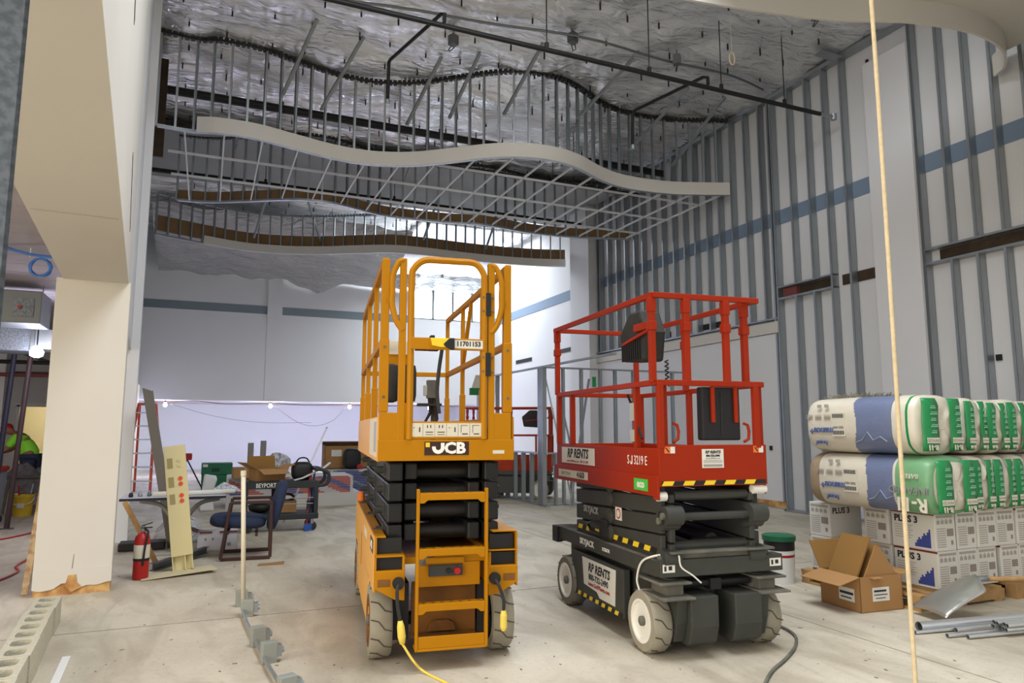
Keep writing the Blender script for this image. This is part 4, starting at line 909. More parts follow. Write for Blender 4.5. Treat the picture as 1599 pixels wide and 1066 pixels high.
# --- cartons
def carton_mesh(kind):
    mb = MB(); mb.bx(0, .245, 0, .40, 0, .305); return mb
CART = carton_mesh(0).mesh('carton_body', M['paper'])
PSIDE = MB(); y_ = -.0012   # printed grey panel towards -y
PSIDE.bx(.02, .225, y_, 0, .265, .285)
for i in range(4): PSIDE.bx(.025+.05*i, .06+.05*i, y_, 0, .215, .245).bx(.038+.05*i, .046+.05*i, y_, 0, .245, .258)
for i in range(9): PSIDE.bx(.02, .125, y_, 0, .03+.018*i, .038+.018*i)
PSIDE = PSIDE.mesh('back_print', M['print_mid'])
PBLK = MB().bx(.14, .22, y_, 0, .115, .175).bx(.185, .21, y_, 0, .045, .08).mesh('print_block', mat('print_taupe', srgb(150, 138, 128), .7))
PLUS = MB(); x_ = -.0012
PLUS.bx(x_, 0, .0, .40, .285, .30); PLUS = PLUS.mesh('red_strip', mat('print_maroon', srgb(130, 44, 42), .7))
SKYL = MB()
for i in range(9):
    hh = .03+.012*i; SKYL.bx(x_, 0, .17-.016*i, .186-.016*i, .02, .02+hh+.012*((i*7) % 3))
SKYL = SKYL.mesh('skyline_print', mat('print_navy', srgb(62, 76, 150), .7))
LINES = MB()
for i in range(6): LINES.bx(x_, 0, .22-.02*(i % 2), .37, .08+.02*i, .086+.02*i)
LINES = LINES.mesh('front_print', M['print_mid'])
tpl = None
def carton(label, x, y, z, rz=0.0, plus=True):
    t = thing('carton', label, 'carton', (x, y, z), rz, 'white joint compound cartons')
    b_ = inst('carton_body', CART, t); m_ = b_.modifiers.new('bevel', 'BEVEL'); m_.width = .004; m_.segments = 1
    inst('back_print', PSIDE, t); inst('print_block', PBLK, t)
    if plus:
        inst('red_strip', PLUS, t); inst('skyline_print', SKYL, t); inst('front_print', LINES, t)
        txt('PLUS 3', .075, t, M['print_dark'], (-.0012, .26, .235), **LEFT, bold=.003, name='carton_title')
    return t
row1 = ['white PLUS 3 carton at the front corner of the bottom row', 'second bottom row carton from the front corner', 'third bottom row carton beside the dark gap', 'bottom row carton right of the dark gap', 'fifth bottom row carton towards the right', 'last bottom row carton at the right']
row2 = ['white PLUS 3 carton at the front corner of the upper row', 'upper row carton right of the narrow gap', 'third upper row carton from the front corner', 'upper row carton with red brand panel at right', 'fifth upper row carton towards the right', 'last upper row carton at the right']
xs = (5.545, 5.795, 6.045, 6.355, 6.61, 6.87)
for i, x in enumerate(xs): carton(row1[i], x, 4.09+.004*i, .125, 0, True)
for i, x in enumerate((5.515, 5.79, 6.04, 6.30, 6.56, 6.82)): carton(row2[i], x, 4.075+.01*(i % 2), .433, 0, i != 3)
carton('upper carton behind the front corner carton, grey print outwards', 5.50, 4.74, .433, -pi/2); carton('bottom carton behind the open brown box, grey print outwards', 5.53, 4.75, .125, -pi/2)
for (zz, l) in ((.433, 'upper white carton at the far left end of the stack'), (.125, 'bottom white carton at the far left end of stack')):
    t = carton(l, 5.36, 5.24, zz, -pi/2); txt('PLUS 3', .075, t, M['print_dark'], (.2462, .14, .235), xd=(0, 1, 0), yd=(0, 0, 1), bold=.002, name='carton_title')
# --- pallets
def pallet(label, x, y, L_=1.0, Wd=1.2, rz=0.0):
    t = thing('pallet', label, 'pallet', (x, y, 0), rz, 'wooden pallets')
    for k in range(3): MB().bx(0, L_, Wd*.46*k, Wd*.46*k+.09, .02, .10).build('stringer', M['wood'], t)
    for k in range(7): MB().bx(L_*k/6.9, L_*k/6.9+.095, 0, Wd, .10, .122).build('deck_board', M['wood'], t)
    for k in (0, 3, 6): MB().bx(L_*k/6.9, L_*k/6.9+.095, 0, Wd, 0, .02).build('bottom_board', M['wood'], t)
    return t
pallet('wooden pallet under the left part of the carton stack', 5.22, 4.02, 1.02, 1.22); pallet('wooden pallet under the right part of the carton stack', 6.36, 4.0, 1.1, 1.22)
# --- open brown box
ob = thing('open_box', 'open brown cardboard box with raised flaps beside the pallet', 'box', (4.76, 4.18, 0), radians(-4))
a1, b1, hh = .43, .42, .27
MB().bx(0, a1, 0, .006, 0, hh).bx(0, a1, b1-.006, b1, 0, hh).bx(0, .006, 0, b1, 0, hh).bx(a1-.006, a1, 0, b1, 0, hh).bx(0, a1, 0, b1, 0, .006).build('box_body', M['card'], ob)
def flap(p, q, out, up_, ln, name='flap', m_=None):
    p = Vector(p); q = Vector(q); d = (Vector(out)*cos(up_)+Vector((0, 0, 1))*sin(up_))*ln
    nrm = d.cross(q-p).normalized()*.003; mb = MB(); vs = [p-nrm, q-nrm, q+d-nrm, p+d-nrm, p+nrm, q+nrm, q+d+nrm, p+d+nrm]
    mb.add(vs, [(0, 1, 2, 3), (7, 6, 5, 4), (0, 4, 5, 1), (1, 5, 6, 2), (2, 6, 7, 3), (3, 7, 4, 0)]); return mb.build(name, m_ or M['card'], ob)
flap((0, 0, hh), (0, b1, hh), (-1, 0, 0), radians(-14), .21); flap((0, b1, hh), (a1, b1, hh), (0, 1, 0), radians(62), .24, m_=M['card_in'])
# folded inner box standing tilted in the opening
fb = MB().prism([(.03, .20), (.20, .50), (.24, .49), (.40, .27), (.20, .20)], 'y', .02, .028).build('tilted_flap', M['card'], ob)
MB().prism([(.02, .24), (.19, .56), (.20, .555), (.035, .235)], 'y', .06, .36).build('raised_flap', M['card_in'], ob)
MB().prism([(.12, .24), (.25, .50), (.262, .495), (.135, .232)], 'y', .03, .38).build('raised_flap', M['card_in'], ob)
flap((a1, 0, hh), (a1, b1, hh), (1, 0, 0), radians(8), .12); MB().bx(.10, .20, -.05, .0, .258, .264).build('front_flap', M['card'], ob)
l1 = MB().bx(.12, .29, -.0025, -.001, .08, .185).build('shipping_label', M['paper'], ob); MB().bx(.135, .26, -.0035, -.0025, .15, .165).bx(.135, .27, -.0035, -.0025, .125, .132).bx(.15, .25, -.0035, -.0025, .10, .106).build('label_print', M['print_dark'], l1)
l2 = MB().bx(-.0025, -.001, .06, .22, .07, .17).build('shipping_label', M['paper'], ob); MB().bx(-.0035, -.0025, .07, .21, .12, .14).bx(-.0035, -.0025, .09, .2, .09, .1).build('label_print', M['print_dark'], l2)
# --- green lidded bucket
bk = thing('bucket', 'white and black pail with green lid behind the open box', 'bucket', (5.04, 5.32, 0))
MB().lathe([(.125, 0), (.135, .20), (.137, .30)], (0, 0, 0), 24).build('pail', M['white'], bk, auto=40); MB().lathe([(.138, .30), (.139, .385)], (0, 0, 0), 24).build('black_band', M['black'], bk, auto=40); MB().lathe([(.150, .385), (.153, .43), (.135, .437)], (0, 0, 0), 24).build('lid', mat('lid_green', srgb(24, 96, 62), .5), bk, auto=40); MB().lathe([(.1365, .24), (.138, .262)], (0, 0, 0), 24).build('red_band', M['red'], bk)
# --- aluminium scoop shovel
sh = thing('shovel', 'aluminium scoop shovel resting on the steel pipes', 'shovel', (5.20, 3.82, .03), radians(-12))
vs = []; fs = []; nu, nv = 12, 14
for j in range(nv+1):
    t = j/nv
    for i in range(nu+1):
        s = -1+2*i/nu; wv = .175*(1-.10*t) if t < .8 else .175*.92*sqrt(max(.05, 1-((t-.8)/.22)**2))
        vs.append((-.12+.44*t, s*wv+.02, .02+.19*t**.8+.055*(1-s*s)*(.3+t)))
for j in range(nv):
    for i in range(nu): a = j*(nu+1)+i; fs.append((a, a+1, a+nu+2, a+nu+1))
o = MB().add(vs, fs).build('blade', mat('aluminium', srgb(186, 184, 178), .32, .75, bump=.15, bscale=14), sh, smooth=True); m_ = o.modifiers.new('th', 'SOLIDIFY'); m_.thickness = .004
MB().tube([(.29, .02, .235), (.36, .02, .245), (.43, .02, .243)], [.03, .024, .022], 12).build('socket', M['steel'], sh, smooth=True); MB().cyl((.40, .02, .243), (1.5, .02, .20), .018, 10).build('handle', M['wood'], sh, smooth=True)
# --- steel conduit lengths
dm('conduit', srgb(206, 208, 210), .3, .75)
dirv = Vector((.987, -.16, 0)); sidev = Vector((.16, .987, 0)); base = G(1497, 1006)
names = ['small pipe at the left end of the heap', 'largest pipe in the heap', 'pipe beside the widest one', 'pipe in the second row', 'short front pipe', 'front pipe left of the bundle']
k = 0
for (s, u, z, r) in ((-.10, .26, .012, .012), (-.03, .30, .036, .034), (.10, .41, .014, .012), (.16, .358, .012, .012), (.22, .235, .014, .016), (.05, .14, .013, .014), (.16, .08, .014, .014)):
    p = base+dirv*s+sidev*u; q = p+dirv*1.6
    t = thing('steel_pipe', 'steel pipe in the heap, '+('leftmost thin rusty one', 'fattest one with a dark open mouth', 'thin one behind the fattest pipe', 'thin one right of the fattest mouth', 'medium one in the upper row', 'lower one reaching farthest left', 'second lower one from the left')[k], 'pipe', (p.x, p.y, 0), 0, 'steel conduit lengths'); k += 1
    MB().tube([(0, 0, z+.003), (q.x-p.x, q.y-p.y, z+.003+.01)], r, 14, cap=False).build('pipe_wall', M['conduit'], t, smooth=True)
    MB().tube([(.02*dirv.x, .02*dirv.y, z+.003), ((q.x-p.x)*.2, (q.y-p.y)*.2, z+.004)], r*.86, 12).build('bore', M['black'], t, smooth=True)
for i in range(8):
    s = .46+.012*(i % 3); u = .055+.034*(i % 4); z = .048+.0275*(i//4)
    p = base+dirv*s+sidev*u; q = p+dirv*1.4
    t = thing('steel_pipe', 'thin steel pipe in the tight bundle at right', 'pipe', (p.x, p.y, 0), 0, 'bundled thin conduits')
    MB().tube([(0, 0, z), (q.x-p.x, q.y-p.y, z+.01)], .0135, 12, cap=False).build('pipe_wall', M['conduit'], t, smooth=True); MB().tube([(.015*dirv.x, .015*dirv.y, z), ((q.x-p.x)*.2, (q.y-p.y)*.2, z)], .0115, 10).build('bore', M['black'], t, smooth=True)
# grey cord on the floor next to the red lift
pts = [G(*p, .012) for p in ((1213, 975), (1232, 984), (1243, 995), (1240, 1012), (1225, 1030), (1205, 1048), (1192, 1075), (1190, 1110))]
tag(MB().tube(spline(pts, 6), .010, 8).build('power_cord', M['sky_dust'], smooth=True), 'grey power cord curling on the floor beside the red lift', 'cord')
# ================================================================== stud partition in the middle distance
tp = thing('stud_partition', 'open steel stud partition with knee walls behind the lifts', 'partition', (5.9, 12.2, 0))
SP = cstud(.09, .04, .005).mesh('partition_stud', M['steel'])
def ps(x, y, z0, z1, rz=0): return inst('stud', SP, tp, (x, y, z0), (0, 0, rz), (1, 1, z1-z0))
MB().bx(-.045, .045, -2.6, 2.9, 2.60, 2.63).build('top_track', M['steel'], tp); MB().bx(-.045, .045, -.2, 2.9, 0, .03).build('floor_track', M['steel'], tp)
for y in (0, .06, .12, -.06): ps(0, y, 0, 2.6)
for y in (2.3, 2.85): ps(0, y, 0, 2.6)
for y in (.5, .9, 1.3, 1.7, 2.05): ps(0, y, 0, .97)
MB().bx(-.045, .045, .12, 1.35, .96, .99).build('knee_track', M['steel'], tp)
MB().bx(0, 3.4, -.045, .045, 2.59, 2.62).build('cross_track', M['steel'], tp); MB().bx(0, 3.4, -.045, .045, 0, .03).build('cross_floor_track', M['steel'], tp)
for x in (.45, .85, 1.28, 1.62, 2.05, 2.55, 3.0): ps(x, 0, 0, 2.6, pi/2)
for x in (.25, .6): ps(x, -.05, 0, .97, pi/2)
MB().bx(.0, .9, -.09, 0, .96, .99).build('knee_track', M['steel'], tp)
for (a, b_) in (((.08, .1, 2.5), (.55, -.05, .2)), ((.95, -.1, 2.4), (.3, -.5, .05)), ((.3, .05, 2.4), (.62, .02, 1.0))): MB().bar(a, b_, .035, .03).build('diagonal_brace', M['steel'], tp)
MB().bx(1.05, 1.13, -.06, -.05, 2.25, 2.45).build('green_tag', mat('tag_green', srgb(30, 130, 70), .6), tp)
t = thing('safety_cone_cover', 'cream cover with a green hem behind the yellow lift rails', 'cover', (5.6, 15.2, 2.2))
MB().prism([(-.1, .0), (.42, .0), (.34, .24), (.22, .46), (.05, .46), (-.02, .25)], 'y', -.03, .03).build('cover_body', M['sign_cream'], t); MB().bx(-.1, .42, -.034, .034, 0, .16).build('green_hem', mat('tag_green2', srgb(28, 120, 60), .6), t)
MB().cyl((.1, 0, -2.2), (.1, 0, 0), .03, 8).build('pole', M['steel'], t)
red_lift('red scissor lift parked behind the steel stud partition', (6.75, 13.55, 0), radians(60), dz=.42, detail=False)
# ================================================================== left foreground
dm('cmu', srgb(196, 190, 170), .95, var=.4, vscale=40, col2=srgb(170, 164, 144), bump=.4, bscale=90)
dm('pvc', srgb(212, 206, 184), .5)
dm('eb_grey', srgb(160, 164, 158), .5, .4)
# row of hollow blocks, each with two cores
def block_mesh():
    L_, w, h = .39, .165, .19; mb = MB(); n = 24
    def core(cy):
        return [(cx_, cy_) for k in range(n) for (cx_, cy_) in [(.0+.052*math.copysign(abs(cos(2*pi*k/n))**.55, cos(2*pi*k/n)), cy+.066*math.copysign(abs(sin(2*pi*k/n))**.55, sin(2*pi*k/n)))]]
    def ring(cy):
        out = []
        for k in range(n):
            a = 2*pi*k/n; c, s = cos(a), sin(a); m_ = max(abs(c), abs(s)); out.append((w/2*c/m_, cy+L_/4*s/m_))
        return out
    for cy in (L_/4, 3*L_/4):
        i_, o_ = core(cy), ring(cy); b0 = len(mb.v)
        vs = [(x, y, h) for x, y in i_]+[(x, y, h) for x, y in o_]+[(x, y, 0) for x, y in i_]+[(x, y, 0) for x, y in o_]; fs = []
        for k in range(n):
            q = (k+1) % n; fs += [(k, n+k, n+q, q), (2*n+k, 2*n+q, 3*n+q, 3*n+k), (k, q, 2*n+q, 2*n+k), (n+k, 3*n+k, 3*n+q, n+q)]
        mb.add(vs, fs)
    me = mb.mesh('concrete_block', M['cmu']); return me
BLK = block_mesh()
pA = G(97, 929.5, .19); pB = G(27, 1061, .19); dv = (pB-pA); dv.z = 0; dv.normalize(); sv = Vector((dv.y, -dv.x, 0))
if sv.x > 0: sv = -sv
ordn = ['farthest', 'second farthest', 'third farthest', 'fourth farthest', 'fifth farthest', 'sixth farthest', 'nearest']
for i in range(7):
    p = pA+dv*(.395*i)+sv*(.0825+.004*((i*5) % 3)); o = bpy.data.objects.new('concrete_block', BLK); COL.objects.link(o); o.location = (p.x, p.y, 0); o.rotation_euler = (0, 0, atan2(dv.y, dv.x)-pi/2)
    tag(o, ordn[i]+' hollow concrete block in the row at bottom left', 'concrete block', 'hollow concrete blocks in a row')
p = pA+dv*1.0-sv*.13; q = pA+dv*2.4-sv*.10
tag(MB().bar((p.x, p.y, .006), (q.x, q.y, .006), .045, .008).build('white_strip', M['white']), 'flat white strip lying on the floor beside the blocks', 'strip')
# wooden battens leaning on the column
for i, (a, b_, w, l) in enumerate(((G(38, 930), (-1.30, 7.56, .95), .05, 'widest whitewashed batten leaning against the column left side'), (G(55, 930), (-1.27, 7.52, .80), .04, 'middle batten leaning against the column left side'), (G(66, 915), (-1.27, 7.6, .5), .035, 'short batten closest to the column left side'))):
    t = thing('batten', l, 'batten', tuple(a), 0, 'wooden battens'); b_ = Vector(b_)-a
    MB().bar((0, 0, .01), b_, w, .02, up=(0, 1, 0)).build('batten_body', mat('whitewood', srgb(196, 172, 140), .9, var=.8, vscale=16, col2=srgb(150, 116, 76)), t)
# standing riser with floor conduit run and switch boxes
cr = thing('conduit_run', 'cream riser pipe with grey conduit and boxes along the floor', 'conduit', (.34, 6.02, 0))
MB().cyl((0, 0, .03), (-.045, 0, 1.08), .017, 12).build('riser', M['pvc'], cr, smooth=True); MB().cyl((-.044, 0, 1.06), (-.046, 0, 1.10), .021, 12).build('riser_cap', M['pvc'], cr)
run = [G(378, 948, .05), G(385, 970, .04), G(403, 1008, .04), G(420, 1040, .04), G(447, 1085, .04), G(490, 1160, .04)]
o0 = Vector((.34, 6.02, 0)); MB().tube([r-o0 for r in run], .013, 10).build('floor_conduit', M['steel'], cr, smooth=True)
for (px, py, rz) in ((377, 946, .1), (386, 962, -.1), (402, 1008, .25), (419, 1034, .2), (447, 1092, .3)):
    c = G(px, py)-o0; mt = Matrix.Translation(c) @ Matrix.Rotation(rz, 4, 'Z')
    b_ = MB().bx(-.045, .045, -.03, .03, 0, .125, mt).build('switch_box', M['eb_grey'], cr, bevel=.004)
    MB().bx(.045, .075, -.022, .022, .03, .10, mt).build('box_connector', M['steel'], b_); MB().cyl(mt @ Vector((.075, 0, .065)), mt @ Vector((.09, 0, .065)), .02, 8).build('locknut', M['steel'], b_)
# ------------------------------------------------------------------ fire extinguisher
fe = thing('fire_extinguisher', 'red fire extinguisher standing beside the cream column', 'fire extinguisher', (-.50, 7.84, 0))
MB().lathe([(.066, 0), (.07, .02), (.07, .36), (.062, .40), (.035, .43), (.022, .445)], (0, 0, 0), 24).build('cylinder', M['red'], fe, auto=50)
MB().lathe([(.02, .44), (.024, .47), (.018, .50)], (0, 0, 0), 12).build('valve', M['steel'], fe); MB().bar((-.01, -.01, .50), (.08, -.04, .53), .02, .01).build('lever', M['black'], fe); MB().bar((-.01, -.01, .48), (.08, -.04, .485), .02, .01).build('carry_handle', M['black'], fe)
MB().tube(spline([(.02, -.03, .47), (.05, -.075, .44), (.03, -.085, .30), (.02, -.085, .14)], 6), .010, 8).build('hose', M['black'], fe, smooth=True); MB().lathe([(.0705, .20), (.0715, .205), (.0715, .32), (.0705, .325)], (0, 0, 0), 24).build('paper_label', M['sign_cream'], fe, auto=40); MB().lathe([(.071, .175), (.0725, .18), (.0725, .195), (.071, .20)], (0, 0, 0), 24).build('strap', M['black'], fe)
# ------------------------------------------------------------------ beige power pole panel
dm('beige', srgb(206, 194, 146), .5)
pp = thing('power_column', 'beige metal power raceway panel leaning with orange outlets', 'raceway', (-.13, 7.98, .03), 0)
tilt = Matrix.Rotation(radians(-7), 4, 'Y') @ Matrix.Rotation(radians(-4), 4, 'X')
def tb(mb): mb.v = [tuple(tilt @ Vector(v)) for v in mb.v]; return mb
body = tb(MB().bx(-.10, .10, 0, .06, .14, 1.24)).build('panel_body', M['beige'], pp, bevel=.005)
tb(MB().bx(-.095, -.085, .01, .06, 0, .16)).build('base_tongue', M['beige'], pp); tb(MB().bx(.02, .03, .01, .06, 0, .16)).build('base_tongue', M['beige'], pp); tb(MB().bx(-.09, .095, .05, .06, 0, .16)).build('base_tongue', M['beige'], pp); tb(MB().bx(.085, .095, .01, .06, 0, .16)).build('base_tongue', M['beige'], pp)
for i, z in enumerate((1.06, .87, .70)):
    tb(MB().bx(-.075, -.025, -.004, .001, z-.045, z+.055)).build('cutout', mat('beige_dark', srgb(150, 138, 92), .6), pp)
    for k in (0, 1):
        c = tilt @ Vector((.035, -.004, z-.02+.055*k)); MB().lathe([(.021, -.004), (.021, .004)], c, 14, 'y').build('outlet', M['sticker_orange' if i else 'beige'] if not i else mat('outlet_orange', srgb(214, 74, 28), .5), pp)
# board and channel under it
t = thing('tilted_board', 'thin cream board lying tilted under the raceway panel', 'board', (-.1, 7.93, 0), radians(14)); MB().prism([(-.42, .004), (.26, .035), (.26, .041), (-.42, .010)], 'y', -.12, .14).build('board_sheet', mat('board_cream', srgb(196, 186, 152), .8), t)
a = G(236, 897)+Vector((0, .16, 0)); b_ = G(322, 870)+Vector((0, .12, 0))
t = thing('steel_channel', 'dark steel channel lying on the floor behind the raceway', 'channel', tuple(a)); d = b_-a
MB().bar((0, .05, .04), (d.x, d.y+.05, .06), .012, .07).build('channel_web', M['steel_dark'], t); MB().bar((0, .02, .075), (d.x, d.y+.02, .095), .07, .006).build('channel_flange', M['steel_dark'], t); MB().bar((0, .02, .008), (d.x, d.y+.02, .028), .07, .006).build('channel_flange', M['steel_dark'], t)
# leaning bundle of steel studs
t = thing('stud_bundle', 'dark grey bundle of steel studs leaning behind the table', 'stud bundle', (-.27, 9.75, 0))
for k in range(4): MB().bar((.03*k-.06, 0, 0), (.03*k-.06-.40, .25, 1.93-.01*k), .030, .06, up=(0, 1, 0)).build('stud', mat('stud_dark', srgb(104, 100, 94), .6, .5), t)  # dark grey is the metal's own colour
# ------------------------------------------------------------------ table
tb_ = thing('table', 'pedestal table with dark edge and rolled drawings on it', 'table', (-.22, 9.2, 0))
MB().bx(-.60, .48, -.28, .40, .645, .672).build('tabletop', mat('laminate', srgb(196, 196, 204), .6), tb_, bevel=.01); MB().bx(-.602, .482, -.283, -.28, .640, .668).build('edge_band', mat('edge_navy', srgb(30, 32, 48), .5), tb_)
MB().bx(-.06, .06, -.04, .10, 0, .62).build('pedestal', mat('ped_grey', srgb(150, 148, 144), .7), tb_, bevel=.008)
for s in (-1, 1): MB().tube(spline([(s*.05, .0, .30), (s*.10, .0, .44), (s*.22, .0, .57), (s*.42, .0, .615)], 5), .024, 8).build('arched_bracket', MATS['ped_grey'], tb_, smooth=True)
MB().bx(-.30, .30, -.05, .12, 0, .03).build('foot', MATS['ped_grey'], tb_, bevel=.008)
MB().bx(-.45, .45, -.03, .08, .615, .645).build('top_rail', MATS['ped_grey'], tb_)
t = thing('paper_roll', 'long white roll of drawings lying on the pedestal table', 'paper roll', (-.50, 9.02, .70)); MB().cyl((0, 0, .0), (.86, .05, .0), .028, 14).build('roll', M['paper'], t, smooth=True); MB().cyl((.86, .05, 0), (.862, .05, 0), .02, 12).build('roll_core', M['print_grey'], t)
t = thing('crumpled_paper', 'crumpled printed paper heap on the table right end', 'paper', (.10, 9.35, .673)); mb = MB(); nn = 12; vs = []
for j in range(nn+1):
    for i in range(nn+1): x = .34*i/nn; y = .3*j/nn; vs.append((x, y, max(.002, (.09+.07*noise.noise(Vector((x*12, y*12, 4))))*sin(pi*i/nn)*sin(pi*j/nn)+.004)))
mb.add(vs, [(j*(nn+1)+i, j*(nn+1)+i+1, (j+1)*(nn+1)+i+1, (j+1)*(nn+1)+i) for j in range(nn) for i in range(nn)]); o = mb.build('paper_sheet', mat('news', srgb(206, 206, 214), .8, var=.8, vscale=30, col2=srgb(120, 122, 140)), t); o.modifiers.new('s', 'SOLIDIFY').thickness = .002
for i, (x, c) in enumerate(((-.72, 'black'), (-.63, 'steel'), (-.54, 'steel_dark'))):
    t = thing('small_fitting', ('black', 'shiny', 'dull grey')[i]+' small fitting on the table left edge', 'fitting', (x, 9.05+.03*i, .672)); MB().lathe([(.02, 0), (.026, .02), (.015, .05)], (0, 0, 0), 10).build('fitting_body', M[c], t); MB().lathe([(.008, .05), (.008, .065)], (0, 0, 0), 8).build('fitting_stem', M['steel'], t)
# small things under and beside the table
t = thing('white_carton', 'low white open carton on the floor right of the table', 'carton', (-.02, 9.30, 0), radians(-3)); MB().bx(0, .44, 0, .005, 0, .21).bx(0, .44, .295, .30, 0, .21).bx(0, .005, 0, .3, 0, .21).bx(.435, .44, 0, .3, 0, .21).bx(0, .44, 0, .3, 0, .004).build('carton_body', mat('white_cart', srgb(206, 204, 212), .8), t)
MB().bx(.02, .16, -.012, .0, .205, .225).bx(.24, .44, -.012, .0, .205, .225).build('red_brown_rim', mat('rimred', srgb(120, 62, 50), .8), t); MB().bx(.08, .10, -.002, 0, .12, .15).bx(.16, .18, -.002, 0, .12, .15).bx(.33, .37, -.002, 0, .05, .09).build('carton_print', M['print_grey'], t); MB().prism([(-.10, .255), (-.0, .21), (.0, .215), (-.10, .262)], 'y', 0, .3).build('side_flap', MATS['rimred'], t)
t = thing('black_case', 'flat black tool case on the floor behind the extinguisher', 'case', (-.87, 9.62, 0)); MB().bx(0, .5, 0, .3, .0, .09).build('case_body', M['black'], t, bevel=.015); MB().bx(.18, .32, -.02, .0, .04, .06).build('case_handle', M['black'], t)
t = thing('wood_offcut', 'rough timber offcut leaning behind the fire extinguisher', 'timber', (-.38, 8.42, 0)); MB().bar((0, 0, .01), (-.36, .20, .66), .05, .025, up=(0, 1, 0)).build('timber_body', M['wood'], t)
t = thing('plastic_bundle', 'crumpled white plastic bundle under the pedestal table', 'plastic', (-.55, 10.1, 0)); vs = []; nn = 14
for j in range(nn+1):
    for i in range(nn+1): x = .62*i/nn; y = .5*j/nn; vs.append((x, y, max(.003, (.30+.14*noise.noise(Vector((x*6, y*6, 7))))*(sin(pi*i/nn)*sin(pi*j/nn))**.4)))
MB().add(vs, [(j*(nn+1)+i, j*(nn+1)+i+1, (j+1)*(nn+1)+i+1, (j+1)*(nn+1)+i) for j in range(nn) for i in range(nn)]).build('plastic_film', M['film'], t, smooth=True)
t = thing('wood_scrap', 'short dark wood scrap on the floor right of the chair', 'scrap', tuple(G(402, 884))); MB().prism([(0, 0), (.26, .0), (.27, .028), (.02, .018)], 'y', 0, .05).build('scrap_body', M['kraft'], t)
# ------------------------------------------------------------------ chair
dm('navy', srgb(34, 46, 74), .9, var=.4, vscale=60, col2=srgb(26, 36, 60))
dm('mahogany', srgb(56, 26, 20), .45)
chx = thing('armchair', 'navy upholstered armchair with dark red wooden sled frame', 'chair', (.50, 8.78, 0), radians(-4))
for s in (-1, 1):
    y = -.28*s
    fr = MB(); pts = [(-.26, .02), (.25, .02), (.25, .62), (-.18, .62)]
    for (a, b_) in zip(pts, pts[1:]+pts[:1]): fr.bar((a[0], y, a[1]), (b_[0], y, b_[1]), .035, .04, up=(0, 1, 0))
    fr.build('side_frame', M['mahogany'], chx, bevel=.006)
MB().bar((.10, -.28, .27), (.10, .28, .27), .03, .04).build('cross_rail', M['mahogany'], chx); MB().bar((-.20, -.28, .30), (-.20, .28, .30), .03, .04).build('cross_rail', M['mahogany'], chx)
def cushion(sx_, sy_, sz_, n=3.5):
    vs = []; fs = []; U, V = 24, 14
    for j in range(V+1):
        ph = -pi/2+pi*j/V
        for i in range(U):
            a = 2*pi*i/U; f = lambda c, e: math.copysign(abs(c)**e, c)
            vs.append((sx_/2*f(cos(ph), .5)*f(cos(a), .5), sy_/2*f(cos(ph), .5)*f(sin(a), .5), sz_/2*f(sin(ph), .7)))
    for j in range(V):
        for i in range(U): fs.append((j*U+i, j*U+(i+1) % U, (j+1)*U+(i+1) % U, (j+1)*U+i))
    return MB().add(vs, fs)
o = cushion(.60, .52, .15).build('seat', M['navy'], chx, smooth=True); o.location = (-.10, 0, .40); o.rotation_euler = (0, radians(4), 0)
o = cushion(.13, .52, .56).build('backrest', M['navy'], chx, smooth=True); o.location = (.31, 0, .56); o.rotation_euler = (0, radians(14), 0)
# ------------------------------------------------------------------ utility cart and its load
ct = thing('utility_cart', 'black utility cart with curved push handle behind the chair', 'cart', (.52, 10.55, 0), radians(-2))
K = mat('cart_plastic', srgb(38, 42, 44), .6)
MB().bx(0, 1.02, 0, .55, .60, .69).bx(.02, 1.0, .02, .53, .69, .70).build('top_tray', K, ct, bevel=.012); MB().bx(0, 1.02, 0, .55, .17, .25).build('bottom_tray', K, ct, bevel=.012)
for x in (.04, .98):
    for y in (.03, .52): MB().bx(x-.03, x+.03, y-.03, y+.03, .24, .61).build('corner_post', K, ct, bevel=.01)
MB().bx(.40, .46, .5, .54, .24, .61).build('corner_post', K, ct)
MB().tube(spline([(1.0, .02, .63), (1.10, .02, .64), (1.15, .02, .70), (1.14, .02, .80), (1.05, .02, .85), (.95, .02, .86)], 5), .025, 8).build('push_handle', K, ct, smooth=True); MB().tube(spline([(1.0, .53, .63), (1.10, .53, .64), (1.15, .53, .70), (1.14, .53, .80), (1.05, .53, .85), (.95, .53, .86)], 5), .025, 8).build('push_handle', K, ct, smooth=True)
MB().bar((.97, .02, .86), (.97, .53, .86), .05, .04).build('handle_grip', K, ct)
for z in (.38, .46): MB().cyl((.98, .05, z), (.46, .05, z), .008, 6).build('wire_rail', M['steel_dark'], ct)
for x in (.08, .94):
    for y in (.08, .47): MB().lathe([(.035, -.018), (.065, -.016), (.065, .016), (.035, .018)], (x, y, .065), 18, 'y').build('caster', M['rubber'], ct); MB().bx(x-.02, x+.02, y-.025, y+.025, .10, .17).build('caster_fork', M['steel'], ct)
txt('BEYPORT', .085, ct, M['letter_white'], (.30, -.003, .645), sx=.75, ex=.002, **FRONT)
